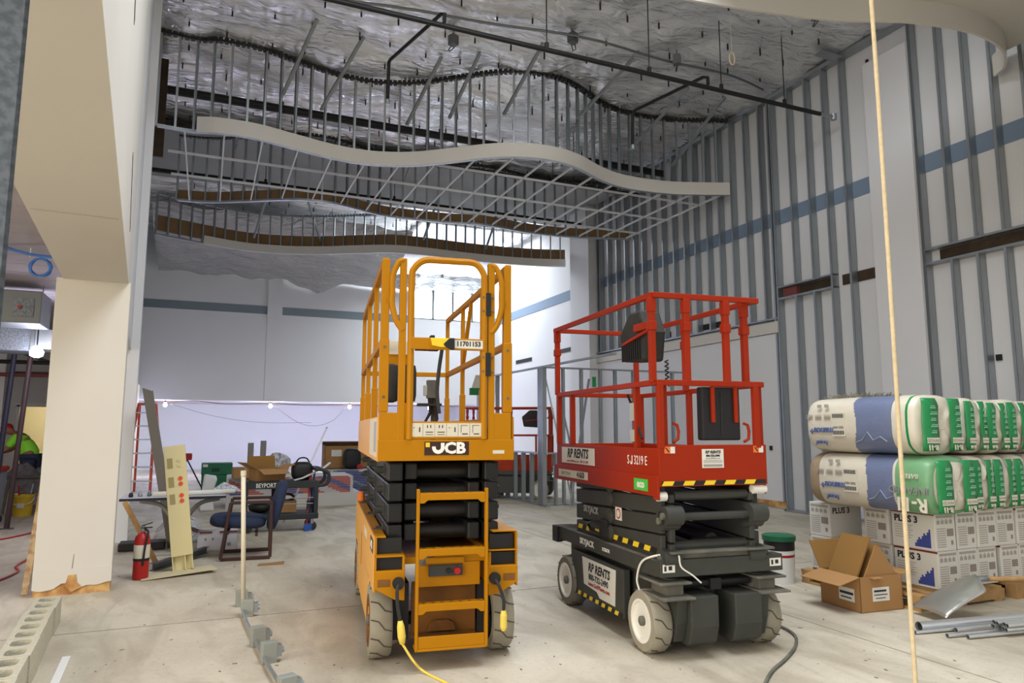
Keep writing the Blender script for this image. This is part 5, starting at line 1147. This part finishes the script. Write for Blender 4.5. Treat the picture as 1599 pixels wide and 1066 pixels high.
def open_carton(label, loc, rz, L_, Wd, Hh, tiltx=0):
    t = thing('open_carton', label, 'carton', loc, rz); th = .006
    b_ = MB().bx(0, L_, 0, th, 0, Hh).bx(0, L_, Wd-th, Wd, 0, Hh).bx(0, th, 0, Wd, 0, Hh).bx(L_-th, L_, 0, Wd, 0, Hh).bx(0, L_, 0, Wd, 0, th).build('carton_body', M['card'], t)
    for (poly, ax, a, c) in (([(-.18, Hh+.10), (0, Hh), (.004, Hh+.004), (-.178, Hh+.106)], 'y', 0, Wd), ([(L_, Hh), (L_+.16, Hh+.06), (L_+.158, Hh+.066), (L_-.003, Hh+.005)], 'y', 0, Wd)): MB().prism(poly, ax, a, c).build('flap', M['card'], t)
    MB().prism([(0, Hh), (-.16, Hh-.06), (-.16, Hh-.054), (0, Hh+.006)], 'x', 0, L_).build('flap', M['card'], t); MB().prism([(Wd, Hh), (Wd+.04, Hh+.18), (Wd+.046, Hh+.178), (Wd+.006, Hh)], 'x', 0, L_).build('flap', M['card_in'], t)
    return t
open_carton('open brown carton with raised flaps on top of the cart', (.72, 10.62, .70), radians(22), .40, .30, .16)
t = thing('bent_sheet', 'bent white sheet lying over the cart top beside carton', 'sheet', (1.20, 10.57, .70)); MB().prism([(0, .002), (.12, .03), (.40, .16), (.50, .24), (.50, .246), (.40, .168), (.12, .036), (0, .008)], 'y', 0, .16).build('panel_sheet', M['white'], t)
t = thing('black_bag', 'black bag slumped at the cart handle end', 'bag', (1.22, 10.82, .70)); o = cushion(.30, .28, .26).build('bag_body', M['black'], t, smooth=True); o.location = (.12, .1, .12); MB().tube(spline([(.02, .1, .22), (.08, .1, .30), (.18, .1, .30), (.23, .1, .22)], 5), .012, 6).build('bag_strap', M['black'], t, smooth=True)
t = thing('cart_box', 'small brown box with a coil on the cart lower shelf', 'box', (1.0, 10.75, .25)); MB().bx(0, .26, 0, .2, 0, .16).build('box_body', M['card'], t); MB().tube([(.13+.10*cos(a*pi/8), .1, .20+.05*sin(a*pi/8)) for a in range(17)], .02, 8).build('hose_coil', M['black'], t, smooth=True)
t = thing('black_tub', 'black rounded tub on the cart lower shelf at left', 'tub', (.62, 10.75, .25)); MB().lathe([(.05, 0), (.15, .03), (.17, .10), (.10, .14)], (.16, .14, 0), 20).build('tub_body', M['black'], t, smooth=True); MB().lathe([(.03, .14), (.03, .16)], (.16, .14, 0), 12).build('tub_knob', M['rubber'], t)
for i, (dx, c, l) in enumerate(((0, M['red'], 'red ended clamp bar leaning on the cart handle end'), (.06, mat('clamp_blue', srgb(40, 84, 160), .5), 'blue clamp bar leaning on the cart handle end'))):
    g = G(478+5*i, 829-i); t = thing('clamp_bar', l, 'clamp', (g.x, g.y, 0)); MB().bar((0, 0, 0), (.05+dx*.2, .12, .80), .022, .03).build('bar', c, t); MB().bx(-.03, .03, -.02, .02, .0, .10).build('foot_jaw', mat('clamp_blue', srgb(40, 84, 160), .5), t); MB().bx(.0, .05, .03, .06, .18, .42).build('mid_sleeve', M['black'] if i else M['print_dark'], t)
g = G(442, 818); t = thing('white_tube', 'long white tube leaning across the loaded cart', 'tube', (g.x, g.y, 0)); MB().cyl((0, 0, .02), (.62, .12, 1.45), .013, 10).build('tube_body', M['white'], t, smooth=True); MB().cyl((.615, .12, 1.44), (.622, .121, 1.46), .016, 10).build('tube_cap', M['steel'], t)
# ------------------------------------------------------------------ drywall stacks
dm('gyp', srgb(196, 194, 190), .85); dm('tape_red', srgb(176, 84, 74), .8); dm('tape_blue', srgb(66, 78, 140), .8); dm('tape_grey', srgb(186, 184, 188), .8); dm('tape_teal', srgb(112, 136, 160), .8)
def dry_stack(label, loc, rz, L_, n, th, cols, lower, Wd=1.2):
    t = thing('drywall_stack', label, 'drywall stack', loc, rz, 'stacked drywall sheets')
    if lower: MB().bx(0, L_+.15, 0, Wd, 0, lower).build('lower_bundle', M['gyp'], t)
    else: MB().bx(.1, L_-.1, .1, Wd-.1, 0, .03).build('bearer', M['gyp'], t)
    lower = lower or .03
    rr = random.Random(n)
    for k in range(n):
        z0 = lower+th*k; j = rr.uniform(-.008, .008)
        sh_ = MB().bx(0+j, L_+j, j, Wd, z0, z0+th*.93).build('sheet', M['gyp'], t)
        mb = MB(); x = .06-.07*k
        i = 0
        while x < L_-.05:
            w = cols[i % len(cols)][1]; a = max(x, .04); b_ = min(x+w, L_-.05)
            if b_ > a: mb.cur = cols[i % len(cols)][0]; mb.bx(a+j, b_+j, j-.003, j, z0+th*.1, z0+th*.85)
            x += w; i += 1
        mb.build('end_tape', [M['tape_red'], M['tape_blue'], M['tape_grey'], M['tape_teal'], M['white']], sh_)
    return t
g = G(352, 797)
dry_stack('drywall stack with red and blue striped edges behind the cart', (g.x, g.y+.2, 0), radians(-2), 2.25, 10, .031, [(1, .20), (0, .38), (2, .28), (0, .22)], .24)
g = G(498, 786)
dry_stack('drywall stack with dark blue edge tape left of yellow lift', (g.x+.35, g.y+.9, 0), radians(-2), 1.35, 16, .034, [(3, .12), (1, .45), (2, .12), (1, .3)], .0)
t = thing('wrapped_sheet', 'white wrapped bundle against the left end of drywall stack', 'bundle', (-.02, 13.75, 0)); MB().prism([(0, 0), (.24, 0), (.20, .30), (.27, .56), (.05, .60), (.02, .3)], 'y', 0, .9).build('wrap', M['white'], t, bevel=.03)
def carton2(label, loc, sx_, sy_, sz_, rz=0, name='brown_box'):
    t = thing(name, label, 'box', loc, rz); MB().bx(0, sx_, 0, sy_, 0, sz_).build('box_body', M['card'], t, bevel=.006); MB().bx(sx_*.45, sx_*.55, -.001, sy_, sz_*.1, sz_+.001).build('packing_tape', mat('packing_tape', srgb(180, 146, 98), .4), t); return t
carton2('closed brown box lying on the red striped drywall stack', (.50, 13.7, .555), .42, .3, .19, .05)
for i, (x, h) in enumerate(((.80, .62), (1.02, .66))):
    t = thing('grey_stud_offcut', ('left', 'right')[i]+' of two grey stud offcuts standing on drywall stack', 'stud', (x, 14.1, .555), 0); MB().bx(-.05, .05, 0, .006, 0, h).bx(-.05, -.045, 0, .05, 0, h).bx(.045, .05, 0, .05, 0, h).build('stud_body', mat('stud_grey', srgb(138, 136, 128), .7, .2), t)
t = thing('printed_bag', 'white printed paper bag slumped on the drywall stack', 'bag', (1.20, 13.75, .555), .3); o = cushion(.40, .25, .46).build('bag_body', mat('news2', srgb(206, 206, 212), .7, var=.9, vscale=18, col2=srgb(130, 134, 150)), t, smooth=True); o.location = (.1, .1, .2); o.rotation_euler = (0, .4, 0); MB().bx(.0, .15, .05, .15, .40, .44).build('bag_fold', M['white'], t)
t = thing('long_box', 'long brown open box with white labels on the far stack', 'box', (2.42, 15.9, .58), 0); MB().bx(0, 1.06, 0, .008, 0, .48).bx(0, 1.06, .42, .428, 0, .58).bx(0, .008, 0, .42, 0, .5).bx(1.052, 1.06, 0, .42, 0, .5).bx(0, 1.06, 0, .42, 0, .008).build('box_body', M['card'], t); MB().bx(0, 1.06, .41, .42, .48, .56).build('back_flap', M['brown_dark'], t)
for x in (.12, .52): MB().bx(x+.02, x+.24, -.002, 0, .26, .40).build('paper_label', M['paper'], t)
t = thing('backpack', 'black backpack sitting before the long brown box', 'backpack', (2.80, 15.5, .58)); o = cushion(.38, .26, .44).build('pack_body', M['black'], t, smooth=True); o.location = (.15, .1, .22); MB().tube(spline([(.02, -.02, .35), (-.04, -.04, .2), (.0, -.03, .05)], 5), .014, 6).build('strap', M['rubber'], t, smooth=True); MB().bx(.24, .36, -.04, .02, .0, .10).build('side_pocket', M['red'], t, bevel=.02)
# ladder, green chest, red lamp stand
lt_ = thing('step_ladder', 'orange fibreglass step ladder standing in the far left corner', 'ladder', (-1.33, 17.6, 0), radians(-10)); OR = mat('ladder_orange', srgb(222, 92, 60), .5)
for s in (-1, 1): MB().bar((s*.30, 0, 0), (s*.17, .55, 2.0), .06, .03).build('front_rail', OR, lt_); MB().bar((s*.30, 1.1, 0), (s*.17, .62, 2.0), .05, .03).build('rear_rail', OR, lt_)
for k in range(6): zz = .3*(k+1); MB().bar((-.29+.02*k, .0825*(k+1), zz), (.29-.02*k, .0825*(k+1), zz), .08, .03).build('tread', M['tbar'], lt_)
MB().bx(-.19, .19, .5, .68, 1.97, 2.02).build('top_cap', OR, lt_)
t = thing('tool_chest', 'green steel tool chest on the floor at the far left', 'tool chest', (-.02, 17.2, 0)); GR = mat('chest_green', srgb(20, 110, 72), .5); MB().bx(0, .62, 0, .5, 0, .42).build('chest_body', GR, t, bevel=.01); MB().bx(-.01, .63, -.01, .51, .43, .68).build('chest_lid', GR, t, bevel=.01); MB().bx(.2, .36, -.02, -.01, .50, .58).build('latch_recess', mat('chest_dark', srgb(10, 60, 42), .5), t); MB().bx(.02, .12, -.014, -.01, .6, .66).build('white_badge', M['white'], t)
t = thing('work_lamp_stand', 'small red lamp head on an angled black stand by green chest', 'lamp', (.0, 16.6, 0)); MB().bar((.10, 0, 0), (-.32, .1, .80), .025, .025).build('stand_leg', M['black'], t); MB().bx(-.44, -.22, .02, .16, .78, .92).build('lamp_head', M['red'], t, bevel=.02); MB().bar((-.32, .1, .78), (-.58, .1, 0), .02, .02).build('stand_leg', M['black'], t)
# string lights under the far wall
sl = thing('string_lights', 'temporary string lights on drooping red cable under far wall', 'string lights', (0, 24.1, 2.2))
MB().tube(spline([(-1.7, 0, .05), (-1.1, 0, .06), (-.3, 0, .10), (.6, 0, .02), (1.9, 0, .06), (3.0, 0, .02), (4.4, 0, .05), (5.6, 0, .02), (7.0, 0, .06), (9.2, 0, .04)], 8), .012, 6).build('cable', mat('cable_red', srgb(130, 60, 60), .6), sl, smooth=True)
MB().tube(spline([(2.0, .05, .0), (2.7, .05, -.50), (3.3, .05, -.66), (3.9, .05, -.48), (4.3, .05, -.05)], 8), .008, 6).build('drooping_cable', M['print_grey'], sl, smooth=True); MB().tube(spline([(-1.0, .05, .0), (.2, .05, -.35), (1.6, .05, -.55), (3.2, .05, -.55)], 8), .007, 6).build('drooping_cable', M['print_grey'], sl, smooth=True)
LB = mat('lit_bulb', (1, 1, 1, 1), .4, emit=((.80, .80, 1, 1), 40))
for (x, pw) in ((-1.15, 90), (1.9, 120), (4.43, 120), (7.2, 120)):
    MB().lathe([(.03, .04), (.055, -.02), (.05, -.07), (.02, -.09)], (x, -.02, 0), 14).build('bulb', LB, sl, smooth=True); MB().lathe([(.03, .04), (.035, .09)], (x, -.02, 0), 10).build('lamp_holder', M['black'], sl)
    bulb(None, (x, 24.45, 2.0), pw, (.64, .66, 1.0), .10)
hb = thing('hanging_bulb', 'single bulb hanging below the plastic at the far window', 'lamp', (6.18, 19.5, 5.88)); MB().cyl((0, 0, .08), (0, 0, 1.95), .006, 6).build('cord', M['black'], hb); MB().lathe([(.02, .08), (.05, .02), (.05, -.03), (.02, -.06)], (0, 0, 0), 12).build('bulb', mat('unlit_bulb', srgb(230, 230, 230), .2), hb, smooth=True)
# grit, chips and a saw cut on the slab
mb = MB(); rr = random.Random(11)
for k in range(220):
    u = rr.uniform(60, 1500); v = rr.uniform(820, 1060); p = G(u, v); s_ = rr.uniform(.0015, .006); a = rr.uniform(0, 3)
    mt = Matrix.Translation((p.x, p.y, 0)) @ Matrix.Rotation(a, 4, 'Z'); mb.bx(-s_*rr.uniform(1, 3), s_*rr.uniform(1, 3), -s_, s_, 0, s_*.5, mt)
tag(mb.build('floor_grit', mat('grit', srgb(120, 110, 96), .9)), 'scattered grit and small chips over the concrete floor', 'grit', kind='stuff')
a = G(380, 957); b_ = G(900, 905); c_ = G(800, 900)
mb = MB(); mb.bar((a.x-4, 5.98, .0005), (9.3, 5.98, .0005), .006, .002).bar((4.2, -3, .0005), (4.2, 24, .0005), .006, .002)
struct('floor_joint', mb, mat('joint_dark', srgb(120, 112, 100), .9), 'thin saw cut joints in the slab')
# ================================================================== left side room seen beside the column
lr = sempty('ceiling_left', 'low boarded ceiling of the side room with pipes and ducts')
dm('board_grey', srgb(176, 168, 172), .8, var=.4, vscale=3, col2=srgb(150, 142, 146))
for k in range(34): struct('ceiling_board', MB().bx(-9, -1.12-.0717*(4.0+.5*k-7.38), 4.0+.5*k, 4.485+.5*k, 3.30, 3.34), M['board_grey'], parent=lr)
struct('ceiling_deck', MB().prism([(-9, 3.8), (-.9, 3.8), (-2.05, 21), (-9, 21)], 'z', 3.36, 3.40), M['brown_dark'], parent=lr)
wl = sempty('wall_side_room', 'pale walls and doorway of the side room')
struct('wall_panel', MB().bx(-9, -4.05, 20.0, 20.2, 0, 3.36), M['drywall'], parent=wl); struct('wall_panel', MB().bx(-2.85, -1.9, 20.0, 20.2, 0, 3.36), M['drywall'], parent=wl); struct('wall_panel', MB().bx(-4.05, -2.85, 20.0, 20.2, 1.98, 3.36), M['drywall'], parent=wl)
struct('wall_panel', MB().bx(-9.2, -9.0, 3.8, 20.2, 0, 3.36), M['drywall'], parent=wl)
YW = mat('cream_paint', srgb(228, 218, 186), .8)
struct('back_room_wall', MB().bx(-6, -1.9, 23.0, 23.2, 0, 2.6), YW, parent=wl); struct('back_room_wall', MB().bx(-1.95, -1.8, 20.2, 23.2, 0, 2.6), YW, parent=wl); struct('back_room_wall', MB().bx(-6.1, -6.0, 20.2, 23.2, 0, 2.6), YW, parent=wl); struct('back_room_ceiling', MB().bx(-6.1, -1.8, 20.2, 23.2, 2.6, 2.7), YW, parent=wl)
struct('door_1', MB().bx(-4.09, -4.03, 19.96, 20.24, 0, 2.0).bx(-2.87, -2.81, 19.96, 20.24, 0, 2.0).bx(-4.09, -2.81, 19.96, 20.24, 1.96, 2.04), M['white'], 'white frame of the doorway to the cream room')
struct('column_2', MB().bx(-4.0, -3.55, 16.2, 16.6, 0, 3.3), M['drywall'], 'white column in the side room behind the worker')
bulb(None, (-3.4, 21.6, 2.3), 45, (1.0, .92, .72), .1)
# duct, units, lamp
t = thing('air_unit', 'grey air handling box under the side room ceiling', 'air unit', (-2.3, 10.6, 2.76)); MB().bx(-.45, .3, 0, .6, 0, .42).build('unit_body', M['steel_dark'], t, bevel=.01); MB().bx(.0, .22, -.012, 0, .08, .32).build('access_panel', M['galv'], t); MB().lathe([(.022, -.03), (.022, 0)], (.07, -.012, .2), 12, 'y').build('red_cap', M['red'], t)
for x in (-.4, .25): MB().cyl((x, .3, .42), (x, .3, .68), .008, 6).build('hanger_rod', M['steel'], t)
t = thing('duct_box', 'white insulated duct box hanging above the work lamp', 'duct', (-2.42, 11.8, 2.52)); MB().bx(-.40, .10, 0, .6, 0, .36).build('duct_body', M['galv'], t, bevel=.01); MB().bx(.10, .14, -.02, .62, -.02, .38).build('duct_flange', M['steel_dark'], t); MB().bx(.14, .5, .05, .55, .04, .32).build('duct_tail', M['steel'], t); MB().cyl((-.2, .3, .36), (-.2, .3, .74), .008, 6).build('hanger_rod', M['steel'], t)
t = thing('work_lamp', 'lit work lamp glaring under the white duct box', 'lamp', (-2.22, 12.6, 2.50)); MB().lathe([(.04, .08), (.09, .0), (.08, -.05), (.03, -.08)], (0, -.9, 0), 14).build('bulb', LB, t, smooth=True); MB().cyl((0, -.9, .08), (0, -.9, .40), .01, 6).build('lamp_cord', M['black'], t)
bulb(None, (-2.22, 11.2, 2.2), 45, (.82, .80, 1.0), .12)
t = thing('cable_loop', 'blue data cable coiled in a ring under side room ceiling', 'cable', (-1.66, 8.6, 3.10)); BL = mat('cable_blue', srgb(66, 120, 200), .5)
mb = MB(); mb.tube([(.092*cos(k*.35)+.01*sin(k*.9), .01*sin(k*.5), .092*sin(k*.35)) for k in range(60)], .012, 6); mb.build('coil', BL, t, smooth=True); MB().tube(spline([(-.9, 0, .28), (-.5, 0, .22), (-.1, 0, .13), (.2, 0, .12)], 6), .016, 6).build('lead', BL, t, smooth=True); MB().cyl((-.1, 0, .10), (-.1, 0, .21), .006, 5).build('tie', M['white'], t)
for i, (x, y, z) in enumerate(((-2.7, 14.2, 2.55), (-3.0, 15.2, 2.40), (-3.1, 17.0, 2.55))):
    t = thing('side_room_pipe', ('black pipe', 'dark red pipe', 'grey conduit pipe')[i]+' crossing under the side room ceiling', 'pipe', (x, y, z)); MB().cyl((-1.6, 0, 0), (1.0, 0, 0), .035, 8).build('pipe_body', (M['black_pipe'], MATS['oxide'], M['steel_dark'])[i], t)
    for q in (-1.0, .4): MB().cyl((q, 0, 0), (q, 0, 3.3-z), .008, 5).build('hanger_rod', M['steel'], t)
tt = thing('ceiling_truss', 'slanting open web joist under the side room ceiling', 'truss', (-2.9, 12.6, 2.4)); 
for k in range(2): MB().bar((-.7, 0, .75-.25*k), (.7, 3.0, .35-.25*k), .04, .04).build('chord', M['steel_dark'], tt)
for k in range(7): MB().bar((-.7+.2*k, .43*k, .70-.057*k), (-.6+.2*k, .43*k+.2, .44-.057*k), .02, .02).build('web_bar', M['steel_dark'], tt)
for i, (x, y) in enumerate(((-2.55, 12.45), (-2.85, 12.9))):
    t = thing('shoring_post', ('maroon', 'dark blue')[i]+' steel shoring post in the side room', 'post', (x, y, 0)); MB().cyl((0, 0, 0), (.14, 0, 3.0), .035, 10).build('outer_tube', mat(('maroon', 'dusk')[i], (srgb(52, 32, 32), srgb(32, 32, 50))[i], .6), t); MB().lathe([(.09, 0), (.09, .012)], (0, 0, 0), 12).build('base_plate', M['steel_dark'], t)
# bin, mixing trough, bucket, block pile
t = thing('waste_bin', 'grey wheeled bin with a red lid at the left edge', 'bin', (-3.05, 13.0, 0)); MB().prism([(-.28, .06), (.20, .06), (.24, .78), (-.32, .78)], 'y', 0, .5).build('bin_body', mat('bin_grey', srgb(140, 146, 156), .6), t, bevel=.02); MB().bx(-.34, .26, -.03, .53, .78, .86).build('bin_lid', M['red'], t, bevel=.03); MB().lathe([(.02, -.02), (.08, -.015), (.08, .015), (.02, .02)], (.22, .1, .08), 14, 'y').build('bin_wheel', M['black'], t)
t = thing('mortar_trough', 'timber trestle trough heaped with grey mortar', 'trough', (-2.72, 14.6, 0)); vs = []; nn = 16
for s in (-.36, .36):
    for y in (0, .5): MB().bar((s, y, 0), (s*.8, y, .62), .05, .04).build('leg', M['sky_dust'], t)
MB().bx(-.42, .46, -.05, .55, .60, .64).build('trough_board', M['sky_dust'], t); MB().prism([(-.34, .60), (.40, .60), (.30, .34), (-.24, .34)], 'y', .0, .5).build('trough', mat('trough_grey', srgb(104, 100, 98), .9, var=.7, vscale=9, col2=srgb(140, 136, 132)), t)
for j in range(nn+1):
    for i in range(nn+1): x = -.40+.5*i/nn; y = -.02+.54*j/nn; vs.append((x, y, .642+max(0, (.20+.10*noise.noise(Vector((x*9, y*9, 3))))*sin(pi*i/nn)*sin(pi*j/nn))))
MB().add(vs, [(j*(nn+1)+i, j*(nn+1)+i+1, (j+1)*(nn+1)+i+1, (j+1)*(nn+1)+i) for j in range(nn) for i in range(nn)]).build('mortar_heap', mat('mortar', srgb(122, 118, 116), .95, var=.5, vscale=14, col2=srgb(92, 88, 86)), t)
t = thing('yellow_bucket', 'yellow pail with tools standing before the mortar trough', 'bucket', (-2.72, 14.25, 0)); MB().lathe([(.13, 0), (.155, .30), (.165, .31), (.165, .345), (.15, .345), (.145, .30)], (0, 0, 0), 22).build('pail', M['cord_yellow'] if False else mat('pail_yellow', srgb(226, 190, 50), .5), t, auto=50); MB().tube([(.165*cos(a), -.165*abs(sin(a))*.6-.06, .30-.12*sin(a)) for a in [pi*k/10 for k in range(11)]], .006, 6).build('bail', M['white'], t); MB().bx(-.05, .05, -.16, -.148, .14, .22).build('label', M['sign_cream'], t); MB().bar((-.05, 0, .2), (-.08, .02, .50), .025, .02).build('tool_handle', M['red'], t); MB().bar((.07, 0, .2), (.12, .02, .52), .02, .02).build('tool_blade', M['steel'], t)
t = thing('block_pile', 'pile of grey concrete blocks behind the mortar trough', 'block pile', (-3.1, 16.3, 0))
for r in range(5):
    for c in range(3): MB().bx(.30*c+.15*(r % 2)-.05, .30*c+.15*(r % 2)+.24, 0, .3, .17*r, .17*r+.162).build('concrete_block', mat('cmu_cool', srgb(152, 152, 160), .9), t)
t = thing('blue_prop', 'blue upright prop with a yellow head by the doorway', 'prop', (-2.42, 15.9, 0)); MB().cyl((0, 0, 0), (.03, 0, 1.36), .045, 10).build('prop_tube', mat('prop_blue', srgb(46, 112, 150), .5), t); MB().bx(-.12, .26, -.06, .06, 1.32, 1.50).build('yellow_head', mat('pail_yellow', srgb(226, 190, 50), .5), t, bevel=.01); MB().cyl((-.06, 0, .9), (.1, 0, .9), .03, 8).build('collar', M['black'], t)
t = thing('red_cable', 'red extension cable snaking over the side room floor', 'cable', tuple(G(70, 830)))
o0 = G(70, 830); MB().tube(spline([G(*p, .01)-o0 for p in ((100, 815), (70, 826), (40, 834), (0, 842), (-40, 846))], 6), .012, 6).build('cable_run', M['red'], t, smooth=True); MB().tube(spline([G(*p, .01)-o0 for p in ((66, 860), (45, 872), (25, 884), (28, 892), (0, 905), (-40, 915))], 6), .012, 6).build('cable_run', M['red'], t, smooth=True)
# ------------------------------------------------------------------ worker
pw = thing('person', 'worker in neon green shirt and red cap bending at left', 'person', (-3.02, 15.55, 0), radians(0))
SKIN = mat('skin', srgb(150, 104, 82), .6); NEON = mat('neon_shirt', srgb(150, 240, 60), .7); JEANS = mat('jeans', srgb(52, 60, 84), .9)
def skin(name, joints, edges, m_, par, lvl=2):
    me = bpy.data.meshes.new(name); me.from_pydata([j[0] for j in joints], edges, []); me.materials.append(m_)
    o = bpy.data.objects.new(name, me); COL.objects.link(o); o.parent = par
    sk = o.modifiers.new('skin', 'SKIN'); me.skin_vertices.new() if not me.skin_vertices else None
    for v, j in zip(me.skin_vertices[0].data, joints): v.radius = (j[1], j[1]*(j[2] if len(j) > 2 else 1))
    me.skin_vertices[0].data[0].use_root = True; sk.use_smooth_shade = True
    ss = o.modifiers.new('sub', 'SUBSURF'); ss.levels = lvl; ss.render_levels = lvl
    return o
Jn = [((.12, 0, .93), .14), ((.08, 0, 1.05), .13), ((-.02, 0, 1.20), .14), ((-.12, 0, 1.31), .10), ((-.19, 0, 1.36), .055), ((-.25, -.02, 1.40), .085, 1.05), ((-.28, -.02, 1.47), .075),
      ((.12, -.12, .88), .095), ((.06, -.13, .48), .07), ((.10, -.14, .10), .05), ((-.02, -.15, .04), .045), ((.12, .12, .88), .095), ((.08, .13, .48), .07), ((.14, .14, .10), .05), ((.02, .15, .04), .045),
      ((-.10, -.20, 1.27), .065), ((-.22, -.26, 1.06), .048), ((-.40, -.18, 1.02), .036), ((-.47, -.16, 1.02), .03), ((-.10, .20, 1.27), .065), ((-.24, .24, 1.06), .048), ((-.40, .12, 1.0), .036), ((-.47, .10, 1.0), .03)]
Ed = [(0, 1), (1, 2), (2, 3), (3, 4), (4, 5), (5, 6), (0, 7), (7, 8), (8, 9), (9, 10), (0, 11), (11, 12), (12, 13), (13, 14), (3, 15), (15, 16), (16, 17), (17, 18), (3, 19), (19, 20), (20, 21), (21, 22)]
skin('body', Jn, Ed, SKIN, pw)
J2 = [((.15, 0, .90), .165), ((.08, 0, 1.05), .155), ((-.02, 0, 1.20), .165), ((-.11, 0, 1.30), .12), ((-.10, -.20, 1.28), .085), ((-.21, -.255, 1.10), .068), ((-.10, .20, 1.28), .085), ((-.21, .235, 1.10), .068)]
skin('shirt', J2, [(0, 1), (1, 2), (2, 3), (3, 4), (4, 5), (3, 6), (6, 7)], NEON, pw)
J3 = [((.12, 0, .95), .155), ((.12, -.12, .86), .11), ((.06, -.13, .48), .085), ((.10, -.14, .10), .065), ((.12, .12, .86), .11), ((.08, .13, .48), .085), ((.14, .14, .10), .065)]
skin('trousers', J3, [(0, 1), (1, 2), (2, 3), (0, 4), (4, 5), (5, 6)], JEANS, pw)
mb = MB(); mb.lathe([(.092, 0), (.090, .03), (.07, .07), (.03, .09)], (-.275, -.02, 1.44), 18).bx(-.44, -.33, -.09, .05, 1.44, 1.452); mb.build('cap', M['red'], pw, smooth=False)
for s in (-1, 1):
    mb = MB()
    hx, hy, hz = (-.47, -.16, 1.02) if s < 0 else (-.47, .10, 1.0)
    for k in range(4): mb.tube([(hx, hy-.028+.019*k, hz), (hx-.045, hy-.03+.02*k, hz-.008), (hx-.065-.008*(k in (1, 2)), hy-.03+.02*k, hz-.035)], [.009, .008, .006], 6)
    mb.tube([(hx+.02, hy+.03*s, hz), (hx-.01, hy+.045*s, hz-.01), (hx-.035, hy+.04*s, hz-.03)], [.010, .009, .007], 6); mb.build('fingers', SKIN, pw, smooth=True)
mb = MB().bx(-.365, -.335, -.055, -.04, 1.405, 1.415).bx(-.365, -.335, 0, .015, 1.405, 1.415).prism([(-.335, 1.40), (-.375, 1.375), (-.335, 1.365)], 'y', -.03, -.01); mb.build('face_features', mat('skin_dark', srgb(96, 60, 50), .7), pw)
# ================================================================== bookkeeping: tiny joined details are stuff
for o in list(bpy.data.objects):
    n = o.name.split('.')[0]
    if n in ('tread_groove', 'grip_stud', 'small_print', 'pictogram', 'yellow_stripe', 'barcode', 'label_print', 'hinge_bolts', 'guard_bolt', 'grille_fin', 'end_tape', 'carton_print', 'back_print', 'front_print', 'skyline_print', 'print_block', 'fingers', 'face_features', 'bolt', 'load_symbol', 'pivot_pin'):
        o['kind'] = 'stuff'
